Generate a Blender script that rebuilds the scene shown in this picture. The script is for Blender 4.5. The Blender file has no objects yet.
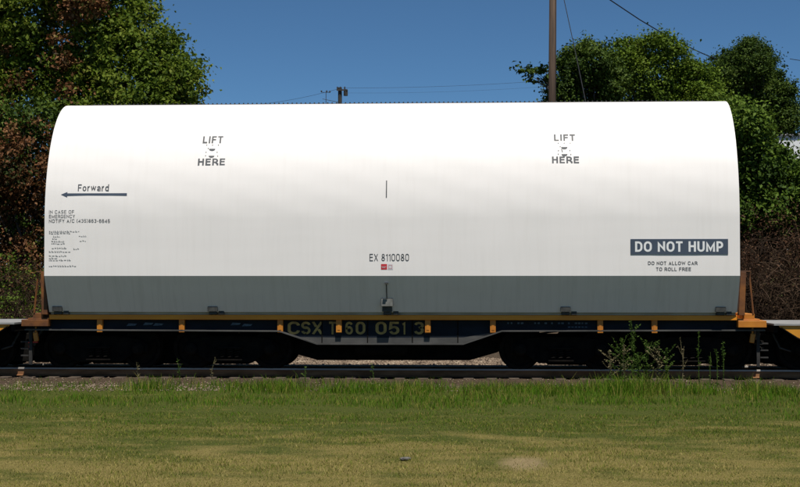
import bpy, bmesh, math, random
import numpy as np
from mathutils import Vector, Matrix

# ------------------------------------------------------------------ scene, camera, light
scene = bpy.context.scene
COL = scene.collection
R = math.radians
rng = np.random.default_rng(7)
random.seed(7)

F_PX, YAW, PITCH = 1463.8, 0.0555, 0.0258          # focal length for an 800 px wide picture
CAM = Vector((2.0685, -34.227, 1.9937))
cam_data = bpy.data.cameras.new('camera')
cam_data.sensor_width = 36.0
cam_data.lens = F_PX / 800.0 * 36.0
cam_data.clip_start = 0.1
cam_data.clip_end = 2000
cam = bpy.data.objects.new('camera', cam_data)
cam.location = CAM
cam.rotation_euler = (math.pi / 2 + PITCH, 0, YAW)
COL.objects.link(cam)
scene.camera = cam

SUN_EL, SUN_AZ = 64.3, 162.0                       # azimuth clockwise from +Y: behind the camera, to the right
world = bpy.data.worlds.new('World')
scene.world = world
world.use_nodes = True
wn = world.node_tree
sky = wn.nodes.new('ShaderNodeTexSky')
sky.sky_type = 'NISHITA'
sky.sun_disc = False
sky.sun_elevation = R(SUN_EL)
sky.sun_rotation = R(SUN_AZ)
sky.altitude = 0
sky.air_density = 0.5
sky.dust_density = 0.0
sky.ozone_density = 10.0
tint = wn.nodes.new('ShaderNodeMix')                # a clear, slightly cyan summer sky
tint.data_type = 'RGBA'
tint.blend_type = 'MULTIPLY'
tint.inputs[0].default_value = 1.0
tint.inputs[7].default_value = (0.93, 1.08, 0.97, 1)
wn.links.new(sky.outputs[0], tint.inputs[6])
wn.links.new(tint.outputs[2], wn.nodes['Background'].inputs[0])
wn.nodes['Background'].inputs[1].default_value = 0.078

sd = bpy.data.lights.new('sun', 'SUN')
sd.energy = 5.0
sd.angle = R(0.5)
sd.color = (1.0, 0.95, 0.86)
sun = bpy.data.objects.new('sun', sd)
dv = Vector((math.sin(R(SUN_AZ)) * math.cos(R(SUN_EL)), math.cos(R(SUN_AZ)) * math.cos(R(SUN_EL)), math.sin(R(SUN_EL))))
sun.rotation_euler = dv.to_track_quat('Z', 'Y').to_euler()
sun.location = (0, -20, 40)
COL.objects.link(sun)

vs = scene.view_settings
vs.view_transform = 'Standard'
vs.look = 'None'
vs.exposure = 0.08
vs.gamma = 1.0
vs.use_curve_mapping = False


# ------------------------------------------------------------------ helpers
def at(px, py, Y):
    """a pixel of the 800 px photograph, pushed back to the vertical plane y = Y"""
    a, b = (px - 400) / F_PX, (243.5 - py) / F_PX
    fw = math.cos(PITCH) - b * math.sin(PITCH)
    up = math.sin(PITCH) + b * math.cos(PITCH)
    d = Vector((a * math.cos(YAW) - fw * math.sin(YAW), a * math.sin(YAW) + fw * math.cos(YAW), up))
    return CAM + d * ((Y - CAM.y) / d.y)


def tag(o, label=None, cat=None, group=None, kind=None):
    for k, v in (('label', label), ('category', cat), ('group', group), ('kind', kind)):
        if v:
            o[k] = v
    return o


def thing(name, loc, label, cat, group=None):
    o = bpy.data.objects.new(name, None)
    o.empty_display_size = 0.2
    o.location = loc
    COL.objects.link(o)
    return tag(o, label, cat, group)


def root_of(o):
    while o.parent:
        o = o.parent
    return o


def link_mesh(name, me, mat, parent=None, local=False, smooth=False):
    """world-space mesh -> object; under a parent it is shifted to the thing's origin"""
    if mat is not None and not me.materials:
        me.materials.append(mat)
    if smooth:
        me.polygons.foreach_set('use_smooth', [True] * len(me.polygons))
    o = bpy.data.objects.new(name, me)
    COL.objects.link(o)
    if parent is not None:
        o.parent = parent
        if not local:
            me.transform(Matrix.Translation(-root_of(parent).location))
    return o


def put(name, bm, mat, parent=None, local=False, smooth=False, bevel=0.0):
    if bevel > 0:
        bmesh.ops.bevel(bm, geom=list(bm.edges), offset=bevel, segments=1, affect='EDGES', clamp_overlap=True)
    bmesh.ops.recalc_face_normals(bm, faces=bm.faces)
    me = bpy.data.meshes.new(name)
    bm.to_mesh(me)
    bm.free()
    return link_mesh(name, me, mat, parent, local, smooth)


def np_mesh(name, verts, faces):
    verts = np.asarray(verts, np.float32)
    faces = np.asarray(faces, np.int32)
    me = bpy.data.meshes.new(name)
    me.vertices.add(len(verts))
    me.vertices.foreach_set('co', verts.ravel())
    nf, k = faces.shape
    me.loops.add(nf * k)
    me.loops.foreach_set('vertex_index', faces.ravel())
    me.polygons.add(nf)
    me.polygons.foreach_set('loop_start', np.arange(0, nf * k, k, dtype=np.int32))
    me.polygons.foreach_set('loop_total', np.full(nf, k, np.int32))
    me.update(calc_edges=True)
    return me


def B():
    return bmesh.new()


def box(bm, x0, x1, y0, y1, z0, z1):
    vs_ = [bm.verts.new((x, y, z)) for z in (z0, z1) for y in (y0, y1) for x in (x0, x1)]
    for f in ((0, 2, 3, 1), (4, 5, 7, 6), (0, 1, 5, 4), (2, 6, 7, 3), (0, 4, 6, 2), (1, 3, 7, 5)):
        bm.faces.new([vs_[i] for i in f])
    return bm


def prism(bm, pts, y0, y1, axis='y'):
    """polygon in XZ (or YZ for axis x) extruded between two planes"""
    def mk(p, t):
        return (p[0], t, p[1]) if axis == 'y' else (t, p[0], p[1])
    a = [bm.verts.new(mk(p, y0)) for p in pts]
    b = [bm.verts.new(mk(p, y1)) for p in pts]
    bm.faces.new(a)
    bm.faces.new(b[::-1])
    n = len(pts)
    for i in range(n):
        bm.faces.new((a[i], b[i], b[(i + 1) % n], a[(i + 1) % n]))
    return bm


def tube(bm, pts, r, seg=6, r1=None, cap=True):
    pts = [Vector(p) for p in pts]
    rings = []
    n = len(pts)
    for i, p in enumerate(pts):
        d = (pts[min(i + 1, n - 1)] - pts[max(i - 1, 0)]).normalized()
        u = d.orthogonal().normalized() if abs(d.z) > 0.9 else d.cross(Vector((0, 0, 1))).normalized()
        v = d.cross(u)
        rr = r if r1 is None else r + (r1 - r) * i / (n - 1)
        rings.append([bm.verts.new(p + (u * math.cos(2 * math.pi * k / seg) + v * math.sin(2 * math.pi * k / seg)) * rr) for k in range(seg)])
    for a, b in zip(rings, rings[1:]):
        for k in range(seg):
            bm.faces.new((a[k], a[(k + 1) % seg], b[(k + 1) % seg], b[k]))
    if cap:
        bm.faces.new(rings[0][::-1])
        bm.faces.new(rings[-1])
    return bm


def lathe_y(bm, prof, cx, cz, seg=32):
    """profile of (radius, y) spun about an axis parallel to Y"""
    rings = []
    for r, y in prof:
        rings.append([bm.verts.new((cx + r * math.cos(2 * math.pi * k / seg), y, cz + r * math.sin(2 * math.pi * k / seg))) for k in range(seg)])
    for a, b in zip(rings, rings[1:]):
        for k in range(seg):
            bm.faces.new((a[k], a[(k + 1) % seg], b[(k + 1) % seg], b[k]))
    bm.faces.new(rings[0][::-1])
    bm.faces.new(rings[-1])
    return bm


def copy_tree(o, parent=None):
    c = o.copy()
    COL.objects.link(c)
    if parent is not None:
        c.parent = parent
    for ch in list(o.children):
        copy_tree(ch, c)
    return c


# ------------------------------------------------------------------ materials
def mat_new(name):
    m = bpy.data.materials.new(name)
    m.use_nodes = True
    return m, m.node_tree, m.node_tree.nodes['Principled BSDF']


def paint(name, c1, c2, scale=3.0, rough=0.5, stretch=(1, 1, 1), bump=0.0, bscale=20.0, metal=0.0, lo=0.35, hi=0.7, spec=0.5):
    """two-tone procedural surface with a little bump"""
    m, t, p = mat_new(name)
    tc = t.nodes.new('ShaderNodeTexCoord')
    mp = t.nodes.new('ShaderNodeMapping')
    mp.inputs['Scale'].default_value = stretch
    t.links.new(tc.outputs['Object'], mp.inputs[0])
    nz = t.nodes.new('ShaderNodeTexNoise')
    nz.inputs['Scale'].default_value = scale
    nz.inputs['Detail'].default_value = 6
    t.links.new(mp.outputs[0], nz.inputs[0])
    cr = t.nodes.new('ShaderNodeValToRGB')
    cr.color_ramp.elements[0].position = lo
    cr.color_ramp.elements[1].position = hi
    cr.color_ramp.elements[0].color = (*c1, 1)
    cr.color_ramp.elements[1].color = (*c2, 1)
    t.links.new(nz.outputs[0], cr.inputs[0])
    t.links.new(cr.outputs[0], p.inputs['Base Color'])
    p.inputs['Roughness'].default_value = rough
    p.inputs['Metallic'].default_value = metal
    p.inputs['Specular IOR Level'].default_value = spec
    if bump > 0:
        nb = t.nodes.new('ShaderNodeTexNoise')
        nb.inputs['Scale'].default_value = bscale
        nb.inputs['Detail'].default_value = 4
        t.links.new(mp.outputs[0], nb.inputs[0])
        bp = t.nodes.new('ShaderNodeBump')
        bp.inputs['Strength'].default_value = bump
        bp.inputs['Distance'].default_value = 0.02
        t.links.new(nb.outputs[0], bp.inputs['Height'])
        t.links.new(bp.outputs[0], p.inputs['Normal'])
    return m


def leaf_mat(name, cols, trans=0.25, scale=0.35, rough=0.55, spec=0.1):
    """leaf colours spread per leaf (random per island) and per patch (noise)"""
    m, t, p = mat_new(name)
    geo = t.nodes.new('ShaderNodeNewGeometry')
    tc = t.nodes.new('ShaderNodeTexCoord')
    nz = t.nodes.new('ShaderNodeTexNoise')
    nz.inputs['Scale'].default_value = scale
    nz.inputs['Detail'].default_value = 3
    t.links.new(tc.outputs['Object'], nz.inputs[0])
    mx = t.nodes.new('ShaderNodeMath')
    mx.operation = 'MULTIPLY_ADD'
    mx.inputs[1].default_value = 1.9
    mx.inputs[2].default_value = -0.72
    t.links.new(nz.outputs[0], mx.inputs[0])
    ad = t.nodes.new('ShaderNodeMath')
    ad.operation = 'MULTIPLY_ADD'
    ad.inputs[1].default_value = 0.6
    t.links.new(geo.outputs['Random Per Island'], ad.inputs[0])
    t.links.new(mx.outputs[0], ad.inputs[2])
    cr = t.nodes.new('ShaderNodeValToRGB')
    e = cr.color_ramp.elements
    n = len(cols)
    e[0].position, e[0].color = 0.0, (*cols[0], 1)
    e[1].position, e[1].color = 1.0, (*cols[-1], 1)
    for i in range(1, n - 1):
        q = e.new(i / (n - 1))
        q.color = (*cols[i], 1)
    t.links.new(ad.outputs[0], cr.inputs[0])
    t.links.new(cr.outputs[0], p.inputs['Base Color'])
    p.inputs['Roughness'].default_value = rough
    p.inputs['Specular IOR Level'].default_value = spec
    tr = t.nodes.new('ShaderNodeBsdfTranslucent')
    t.links.new(cr.outputs[0], tr.inputs[0])
    ms = t.nodes.new('ShaderNodeMixShader')
    ms.inputs[0].default_value = trans
    t.links.new(p.outputs[0], ms.inputs[1])
    t.links.new(tr.outputs[0], ms.inputs[2])
    t.links.new(ms.outputs[0], t.nodes['Material Output'].inputs[0])
    return m


M = {}
M['white'] = paint('white_gelcoat', (0.765, 0.735, 0.722), (0.79, 0.758, 0.745), 0.9, 0.42, (0.35, 1, 3.0), 0.015, 1.5, spec=0.2)
def streaks(m, amount):
    t = m.node_tree
    p = t.nodes['Principled BSDF']
    src = p.inputs['Base Color'].links[0].from_socket
    tc = t.nodes.new('ShaderNodeTexCoord')
    mp = t.nodes.new('ShaderNodeMapping')
    mp.inputs['Scale'].default_value = (5.0, 0.35, 0.35)
    t.links.new(tc.outputs['Object'], mp.inputs[0])
    nz = t.nodes.new('ShaderNodeTexNoise')
    nz.inputs['Scale'].default_value = 1.6
    nz.inputs['Detail'].default_value = 7
    nz.inputs['Roughness'].default_value = 0.65
    t.links.new(mp.outputs[0], nz.inputs[0])
    cr = t.nodes.new('ShaderNodeValToRGB')
    cr.color_ramp.elements[0].position = 0.48
    cr.color_ramp.elements[1].position = 0.8
    cr.color_ramp.elements[0].color = (1, 1, 1, 1)
    cr.color_ramp.elements[1].color = (1 - amount, 1 - amount * 1.06, 1 - amount * 1.15, 1)
    t.links.new(nz.outputs[0], cr.inputs[0])
    mx = t.nodes.new('ShaderNodeMix')
    mx.data_type = 'RGBA'
    mx.blend_type = 'MULTIPLY'
    mx.inputs[0].default_value = 1.0
    t.links.new(src, mx.inputs[6])
    t.links.new(cr.outputs[0], mx.inputs[7])
    t.links.new(mx.outputs[2], p.inputs['Base Color'])


streaks(M['white'], 0.045)
M['skirt'] = paint('white_warmed_for_shade', (0.83, 0.73, 0.695), (0.86, 0.76, 0.725), 1.2, 0.6, (0.5, 1, 2.0), 0.015, 1.5, spec=0.1)  # the cover's white, warmed and lightened to cancel the blue of its shade
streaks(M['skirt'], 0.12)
M['print'] = paint('faded_small_print', (0.2, 0.2, 0.2), (0.3, 0.3, 0.3), 8, 0.6)
M['ink'] = paint('dark_lettering', (0.045, 0.05, 0.06), (0.075, 0.08, 0.09), 8, 0.6)
M['slate'] = paint('slate_blue_panel', (0.045, 0.062, 0.095), (0.055, 0.075, 0.11), 3, 0.5)
M['white_ink'] = paint('white_lettering', (0.72, 0.73, 0.74), (0.78, 0.78, 0.78), 5, 0.5)
M['red'] = paint('red_sticker', (0.45, 0.02, 0.03), (0.55, 0.03, 0.04), 8, 0.5)
M['pale'] = paint('pale_sticker', (0.6, 0.57, 0.6), (0.68, 0.65, 0.68), 8, 0.5)
M['latch'] = paint('black_latch', (0.02, 0.02, 0.02), (0.05, 0.05, 0.045), 12, 0.6)
M['greybox'] = paint('grey_latch_box', (0.12, 0.12, 0.11), (0.2, 0.2, 0.19), 9, 0.6)
M['skid'] = paint('weathered_grey_skid', (0.3, 0.27, 0.22), (0.45, 0.41, 0.35), 4, 0.8, (0.4, 1, 1))
M['orange'] = paint('safety_orange_paint', (0.42, 0.14, 0.012), (0.56, 0.215, 0.018), 2.2, 0.5, bump=0.1, bscale=9)
M['yellow'] = paint('deck_yellow_paint', (0.62, 0.205, 0.006), (0.78, 0.29, 0.009), 2.0, 0.5, (0.5, 1, 2), bump=0.1, bscale=9)
M['rustor'] = paint('rusty_orange_paint', (0.09, 0.03, 0.007), (0.21, 0.072, 0.01), 4, 0.65, bump=0.2, bscale=14)
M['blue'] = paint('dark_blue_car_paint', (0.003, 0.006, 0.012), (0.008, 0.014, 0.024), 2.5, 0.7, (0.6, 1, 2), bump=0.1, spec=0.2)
M['grey_steel'] = paint('plain_grey_steel', (0.035, 0.034, 0.032), (0.08, 0.077, 0.072), 3, 0.7, (0.6, 1, 1))
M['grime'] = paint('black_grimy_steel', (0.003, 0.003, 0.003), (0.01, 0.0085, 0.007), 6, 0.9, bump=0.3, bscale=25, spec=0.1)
M['grimestep'] = paint('dull_step_steel', (0.012, 0.011, 0.01), (0.035, 0.032, 0.03), 5, 0.8)
M['wheel'] = paint('brown_black_wheel_steel', (0.004, 0.0035, 0.003), (0.013, 0.01, 0.008), 8, 0.85, spec=0.12)
M['carletter'] = paint('faded_yellow_lettering', (0.22, 0.15, 0.04), (0.5, 0.34, 0.09), 6, 0.6)
M['bluemark'] = paint('faded_blue_marks', (0.03, 0.06, 0.1), (0.07, 0.12, 0.17), 20, 0.6)
M['greydeck'] = paint('pale_grey_deck', (0.2, 0.2, 0.2), (0.3, 0.3, 0.295), 3, 0.8)
M['nbor'] = paint('neighbour_orange_paint', (0.5, 0.2, 0.015), (0.62, 0.27, 0.02), 2, 0.5)
M['rail'] = paint('rusty_rail_steel', (0.16, 0.075, 0.035), (0.3, 0.15, 0.075), 6, 0.95, (0.3, 1, 1), bump=0.15, spec=0.05)
M['railtop'] = paint('worn_rail_head', (0.28, 0.26, 0.24), (0.48, 0.44, 0.4), 4, 0.55, (0.1, 1, 1), metal=0.2)
M['tie'] = paint('old_creosote_wood', (0.045, 0.032, 0.022), (0.12, 0.085, 0.058), 5, 0.85, (1, 0.2, 3), bump=0.4)
M['stone'] = leaf_mat('ballast_stone', [(0.05, 0.036, 0.026), (0.115, 0.083, 0.06), (0.18, 0.133, 0.096), (0.25, 0.19, 0.138), (0.34, 0.275, 0.205)], 0.0, 3.0, 0.9, 0.2)
M['bark'] = paint('grey_brown_bark', (0.035, 0.026, 0.02), (0.09, 0.07, 0.052), 6, 0.9, (1, 1, 0.2), bump=0.6, bscale=12)
M['pole'] = paint('brown_pole_wood', (0.035, 0.021, 0.013), (0.09, 0.054, 0.033), 5, 0.85, (3, 3, 0.15), bump=0.4, bscale=10)
M['farpole'] = paint('dark_far_pole_wood', (0.025, 0.022, 0.02), (0.05, 0.045, 0.04), 4, 0.85)
M['wire'] = paint('black_cable', (0.012, 0.012, 0.014), (0.02, 0.02, 0.022), 4, 0.6)
M['bldg'] = paint('white_metal_siding', (0.66, 0.67, 0.68), (0.76, 0.77, 0.78), 1.2, 0.5, (3, 3, 0.4))
M['roof'] = paint('grey_roof_edge', (0.3, 0.3, 0.31), (0.38, 0.38, 0.39), 2, 0.6)
M['glass'] = paint('dark_window_glass', (0.02, 0.025, 0.03), (0.03, 0.035, 0.04), 2, 0.15)
M['leaf_maple'] = leaf_mat('broad_green_leaves', [(0.024, 0.044, 0.007), (0.058, 0.096, 0.010), (0.105, 0.158, 0.016), (0.16, 0.205, 0.026), (0.235, 0.255, 0.045)], 0.36)
M['leaf_dark'] = leaf_mat('dark_green_leaves', [(0.014, 0.03, 0.007), (0.03, 0.058, 0.009), (0.058, 0.096, 0.013), (0.1, 0.14, 0.022)], 0.2)
M['leaf_mid'] = leaf_mat('mid_green_leaves', [(0.026, 0.05, 0.007), (0.06, 0.105, 0.010), (0.11, 0.17, 0.015), (0.165, 0.22, 0.028)], 0.25)
M['leaf_vine'] = leaf_mat('bright_vine_leaves', [(0.02, 0.042, 0.008), (0.055, 0.1, 0.012), (0.1, 0.16, 0.018), (0.15, 0.21, 0.035)], 0.25)
M['leaf_rust'] = leaf_mat('rusty_vine_leaves', [(0.03, 0.045, 0.01), (0.04, 0.022, 0.008), (0.1, 0.042, 0.016), (0.17, 0.075, 0.03), (0.24, 0.13, 0.055), (0.09, 0.11, 0.025)], 0.2)
M['twig'] = leaf_mat('dry_brown_twigs', [(0.014, 0.009, 0.006), (0.034, 0.021, 0.013), (0.065, 0.04, 0.025), (0.12, 0.08, 0.052)], 0.0, 0.5, 0.9, 0.15)
M['leaf_dead'] = leaf_mat('dead_brown_leaves', [(0.022, 0.013, 0.008), (0.055, 0.027, 0.015), (0.1, 0.05, 0.027), (0.045, 0.06, 0.016)], 0.15)
M['weed'] = leaf_mat('weed_leaves', [(0.035, 0.075, 0.012), (0.075, 0.13, 0.022), (0.12, 0.18, 0.04)], 0.25, 2.0)
M['drystalk'] = leaf_mat('dry_weed_stalks', [(0.12, 0.1, 0.05), (0.2, 0.17, 0.09), (0.14, 0.14, 0.06)], 0.1, 2.0)


BARE = (2.66, -13.67, 0.5, 1.1)                     # centre and half sizes of the bare patch on the lawn


def ground_mat():
    """turf soil: dry straw and green patches, greener towards the track, earth beyond it"""
    m, t, p = mat_new('turf_and_soil')
    N, L = t.nodes.new, t.links.new
    tc = N('ShaderNodeTexCoord')

    def noise(scale, detail=6, st=(1, 1, 1)):
        mp = N('ShaderNodeMapping')
        mp.inputs['Scale'].default_value = st
        L(tc.outputs['Object'], mp.inputs[0])
        n = N('ShaderNodeTexNoise')
        n.inputs['Scale'].default_value = scale
        n.inputs['Detail'].default_value = detail
        L(mp.outputs[0], n.inputs[0])
        return n

    def ramp(src, stops):
        c = N('ShaderNodeValToRGB')
        e = c.color_ramp.elements
        e[0].position, e[0].color = stops[0][0], (*stops[0][1], 1)
        e[1].position, e[1].color = stops[-1][0], (*stops[-1][1], 1)
        for pos, col in stops[1:-1]:
            q = e.new(pos)
            q.color = (*col, 1)
        L(src, c.inputs[0])
        return c

    def mix(f, a, b):
        x = N('ShaderNodeMix')
        x.data_type = 'RGBA'
        L(f, x.inputs[0])
        L(a, x.inputs[6])
        L(b, x.inputs[7])
        return x.outputs[2]
    fine = noise(60, 8)
    dry = ramp(fine.outputs[0], [(0.3, (0.055, 0.045, 0.013)), (0.5, (0.15, 0.122, 0.037)), (0.7, (0.28, 0.23, 0.083))])
    grn = ramp(fine.outputs[0], [(0.3, (0.018, 0.024, 0.005)), (0.5, (0.052, 0.064, 0.012)), (0.7, (0.105, 0.115, 0.024))])
    soil = ramp(fine.outputs[0], [(0.3, (0.03, 0.022, 0.015)), (0.55, (0.075, 0.055, 0.038)), (0.75, (0.14, 0.105, 0.075))])
    patch = noise(1.2, 9, (0.7, 1.1, 1))
    sx = N('ShaderNodeSeparateXYZ')
    L(tc.outputs['Object'], sx.inputs[0])
    near = N('ShaderNodeMapRange')
    near.inputs[1].default_value, near.inputs[2].default_value = -14.5, -5.0
    near.inputs[3].default_value, near.inputs[4].default_value = -0.24, 0.3
    L(sx.outputs[1], near.inputs[0])
    ad = N('ShaderNodeMath')
    pa = N('ShaderNodeMath')
    pa.operation = 'MULTIPLY_ADD'
    pa.inputs[1].default_value = 1.5
    pa.inputs[2].default_value = -0.25
    L(patch.outputs[0], pa.inputs[0])
    L(pa.outputs[0], ad.inputs[0])
    L(near.outputs[0], ad.inputs[1])
    pr = ramp(ad.outputs[0], [(0.25, (0, 0, 0)), (0.6, (1, 1, 1))])
    turf = mix(pr.outputs[0], dry.outputs[0], grn.outputs[0])
    mp = N('ShaderNodeMapping')                       # one trodden bare patch
    mp.inputs['Location'].default_value = (-BARE[0] / BARE[2], -BARE[1] / BARE[3], 0)
    mp.inputs['Scale'].default_value = (1 / BARE[2], 1 / BARE[3], 0)
    L(tc.outputs['Object'], mp.inputs[0])
    gr = N('ShaderNodeTexGradient')
    gr.gradient_type = 'SPHERICAL'
    L(mp.outputs[0], gr.inputs[0])
    gj = N('ShaderNodeMath')
    gj.operation = 'MULTIPLY'
    rag = N('ShaderNodeMath')
    rag.inputs[1].default_value = 0.5
    L(noise(6, 5).outputs[0], rag.inputs[0])
    L(rag.outputs[0], gj.inputs[0])
    L(gr.outputs[0], gj.inputs[1])
    bare = ramp(gj.outputs[0], [(0.18, (0, 0, 0)), (0.62, (1, 1, 1))])
    earth = ramp(fine.outputs[0], [(0.3, (0.14, 0.105, 0.05)), (0.5, (0.21, 0.16, 0.08)), (0.7, (0.29, 0.225, 0.12))])
    turf = mix(bare.outputs[0], turf, earth.outputs[0])
    far = N('ShaderNodeMapRange')
    far.inputs[1].default_value, far.inputs[2].default_value = -2.7, -2.2
    L(sx.outputs[1], far.inputs[0])
    L(mix(far.outputs[0], turf, soil.outputs[0]), p.inputs['Base Color'])
    p.inputs['Roughness'].default_value = 0.95
    p.inputs['Specular IOR Level'].default_value = 0.1
    bp = N('ShaderNodeBump')
    bp.inputs['Strength'].default_value = 0.6
    bp.inputs['Distance'].default_value = 0.03
    L(fine.outputs[0], bp.inputs['Height'])
    L(bp.outputs[0], p.inputs['Normal'])
    return m


M['ground'] = ground_mat()
M['ballast'] = paint('dusty_brown_ballast', (0.03, 0.021, 0.014), (0.095, 0.067, 0.046), 22, 0.95, bump=0.9, bscale=30, lo=0.3, hi=0.72, spec=0.1)


def grass_mat(name, dry_c, green_c, y0, y1, b0, b1):
    m, t, p = mat_new(name)
    N, L = t.nodes.new, t.links.new
    geo = N('ShaderNodeNewGeometry')
    tc = N('ShaderNodeTexCoord')
    mp = N('ShaderNodeMapping')
    mp.inputs['Scale'].default_value = (0.6, 1.3, 0.0)
    L(tc.outputs['Object'], mp.inputs[0])
    n = N('ShaderNodeTexNoise')
    n.inputs['Scale'].default_value = 1.3
    n.inputs['Detail'].default_value = 10
    n.inputs['Roughness'].default_value = 0.78
    L(mp.outputs[0], n.inputs[0])
    sx = N('ShaderNodeSeparateXYZ')
    L(tc.outputs['Object'], sx.inputs[0])
    near = N('ShaderNodeMapRange')
    near.inputs[1].default_value, near.inputs[2].default_value = y0, y1
    near.inputs[3].default_value, near.inputs[4].default_value = b0, b1
    L(sx.outputs[1], near.inputs[0])
    a0 = N('ShaderNodeMath')
    a0.operation = 'MULTIPLY_ADD'
    a0.inputs[1].default_value = 1.7
    a0.inputs[2].default_value = -0.35
    L(n.outputs[0], a0.inputs[0])
    a1 = N('ShaderNodeMath')
    L(a0.outputs[0], a1.inputs[0])
    L(near.outputs[0], a1.inputs[1])
    a2 = N('ShaderNodeMath')
    a2.operation = 'MULTIPLY_ADD'
    a2.inputs[1].default_value = 0.7
    L(geo.outputs['Random Per Island'], a2.inputs[0])
    sub = N('ShaderNodeMath')
    sub.operation = 'SUBTRACT'
    sub.inputs[1].default_value = 0.35
    L(a1.outputs[0], sub.inputs[0])
    L(sub.outputs[0], a2.inputs[2])
    cr = N('ShaderNodeValToRGB')
    e = cr.color_ramp.elements
    stops = [(0.12, dry_c[0]), (0.36, dry_c[1]), (0.55, green_c[0]), (0.8, green_c[1])]
    e[0].position, e[0].color = stops[0][0], (*stops[0][1], 1)
    e[1].position, e[1].color = stops[-1][0], (*stops[-1][1], 1)
    for pos, c in stops[1:-1]:
        q = e.new(pos)
        q.color = (*c, 1)
    L(a2.outputs[0], cr.inputs[0])
    L(cr.outputs[0], p.inputs['Base Color'])
    p.inputs['Roughness'].default_value = 0.7
    p.inputs['Specular IOR Level'].default_value = 0.06
    tr = N('ShaderNodeBsdfTranslucent')
    L(cr.outputs[0], tr.inputs[0])
    ms = N('ShaderNodeMixShader')
    ms.inputs[0].default_value = 0.3
    L(p.outputs[0], ms.inputs[1])
    L(tr.outputs[0], ms.inputs[2])
    L(ms.outputs[0], t.nodes['Material Output'].inputs[0])
    return m


M['lawn'] = grass_mat('mown_dry_lawn', [(0.4, 0.33, 0.125), (0.245, 0.215, 0.05)], [(0.145, 0.175, 0.024), (0.08, 0.13, 0.012)], -14.5, -6.0, -0.13, 0.24)
M['tallgrass'] = grass_mat('tall_green_grass', [(0.36, 0.28, 0.09), (0.19, 0.19, 0.035)], [(0.11, 0.19, 0.014), (0.06, 0.145, 0.008)], -9.5, -5.0, -0.02, 0.12)


# ------------------------------------------------------------------ ground, ballast bed
def vnoise(x, y, s=1.0, seed=0):
    """cheap smooth noise, sum of sines"""
    r = np.random.default_rng(seed)
    o = 0
    for k in range(6):
        a = r.uniform(0, 2 * np.pi)
        f_ = s * r.uniform(0.5, 2.2)
        o = o + np.sin((x * np.cos(a) + y * np.sin(a)) * f_ + r.uniform(0, 6.28))
    return o / 6


def ground_z(x, y):
    x = np.asarray(x, float)
    y = np.asarray(y, float)
    z = np.interp(y, [-60, -16, -8.5, -5, -2.4, -1.9, 7.5, 9.5, 14, 22, 45, 400], [-0.6, -0.56, -0.5, -0.42, -0.3, -0.26, -0.26, 0.1, 1.8, 2.1, 2.3, 2.5])
    return z + vnoise(x, y, 1.1, 3) * np.interp(y, [-60, -3, -2, 8, 12, 400], [0.035, 0.03, 0.01, 0.02, 0.35, 0.5])


ys = np.concatenate([np.arange(-60, -20, 4.0), np.arange(-20, 26, 0.35), np.arange(26, 80, 6), np.arange(80, 421, 40)])
xs = np.concatenate([np.arange(-240, -26, 20.0), np.arange(-26, 26.01, 0.5), np.arange(30, 241, 20.0)])
GX, GY = np.meshgrid(xs, ys)
GZ = ground_z(GX, GY)
nx, ny = len(xs), len(ys)
ii = (np.arange(ny - 1)[:, None] * nx + np.arange(nx - 1)[None, :]).ravel()
gme = np_mesh('ground', np.stack([GX, GY, GZ], -1).reshape(-1, 3), np.stack([ii, ii + 1, ii + nx + 1, ii + nx], -1))
tag(link_mesh('ground', gme, M['ground'], smooth=True), kind='structure')

bm = B()
prof_b = [(-2.35, -0.32), (-1.75, -0.215), (1.9, -0.21), (2.4, -0.22), (7.2, -0.2), (7.9, -0.3)]
xs_b = np.arange(-40, 40.1, 0.4)
rows = []
for x in xs_b:
    rows.append([bm.verts.new((x, y + random.uniform(-0.06, 0.06) * (abs(y) > 2.3), z + random.uniform(-0.012, 0.012))) for y, z in prof_b])
for a, b in zip(rows, rows[1:]):
    for k in range(len(prof_b) - 1):
        bm.faces.new((a[k], b[k], b[k + 1], a[k + 1]))
tag(put('ballast_bed', bm, M['ballast'], smooth=True), kind='structure')


def stones(areas, name):
    V, Fc = [], []
    base = np.array([(1, 0, 0), (-1, 0, 0), (0, 1, 0), (0, -1, 0), (0, 0, 1), (0, 0, -1)], float)
    fac = np.array([(0, 2, 4), (2, 1, 4), (1, 3, 4), (3, 0, 4), (2, 0, 5), (1, 2, 5), (3, 1, 5), (0, 3, 5)])
    k = 0
    for (x0, x1, y0, y1, n, s0, s1) in areas:
        X = rng.uniform(x0, x1, n)
        Y = rng.uniform(y0, y1, n)
        Zb = np.interp(Y, [p[0] for p in prof_b], [p[1] for p in prof_b])
        Zb = np.where(Y < -2.35, ground_z(X, Y), Zb)
        S = rng.uniform(s0, s1, n)
        for x, y, z, s in zip(X, Y, Zb, S):
            v = base * rng.uniform(0.65, 1.35, (6, 3)) * s * np.array([1, 1, 0.7]) + rng.normal(0, 0.16 * s, (6, 3))
            a = rng.uniform(0, 6.28)
            c, q = math.cos(a), math.sin(a)
            v = np.stack([v[:, 0] * c - v[:, 1] * q, v[:, 0] * q + v[:, 1] * c, v[:, 2]], -1)
            V.append(v + (x, y, z + s * 0.25))
            Fc.append(fac + 6 * k)
            k += 1
    me = np_mesh(name, np.concatenate(V), np.concatenate(Fc))
    return tag(link_mesh(name, me, M['stone']), kind='stuff')


stones([(-4.2, 4.4, 2.0, 7.6, 9000, 0.025, 0.055), (-11, -4.2, 2.0, 7.6, 1200, 0.025, 0.055), (4.4, 11, 2.0, 7.6, 1200, 0.025, 0.055),
        (-11, -3.5, -3.4, -1.95, 1900, 0.012, 0.03), (-3.5, 11, -3.2, -1.95, 1300, 0.012, 0.026), (-11, 11, -1.85, -0.9, 500, 0.012, 0.022)], 'gravel')

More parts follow.
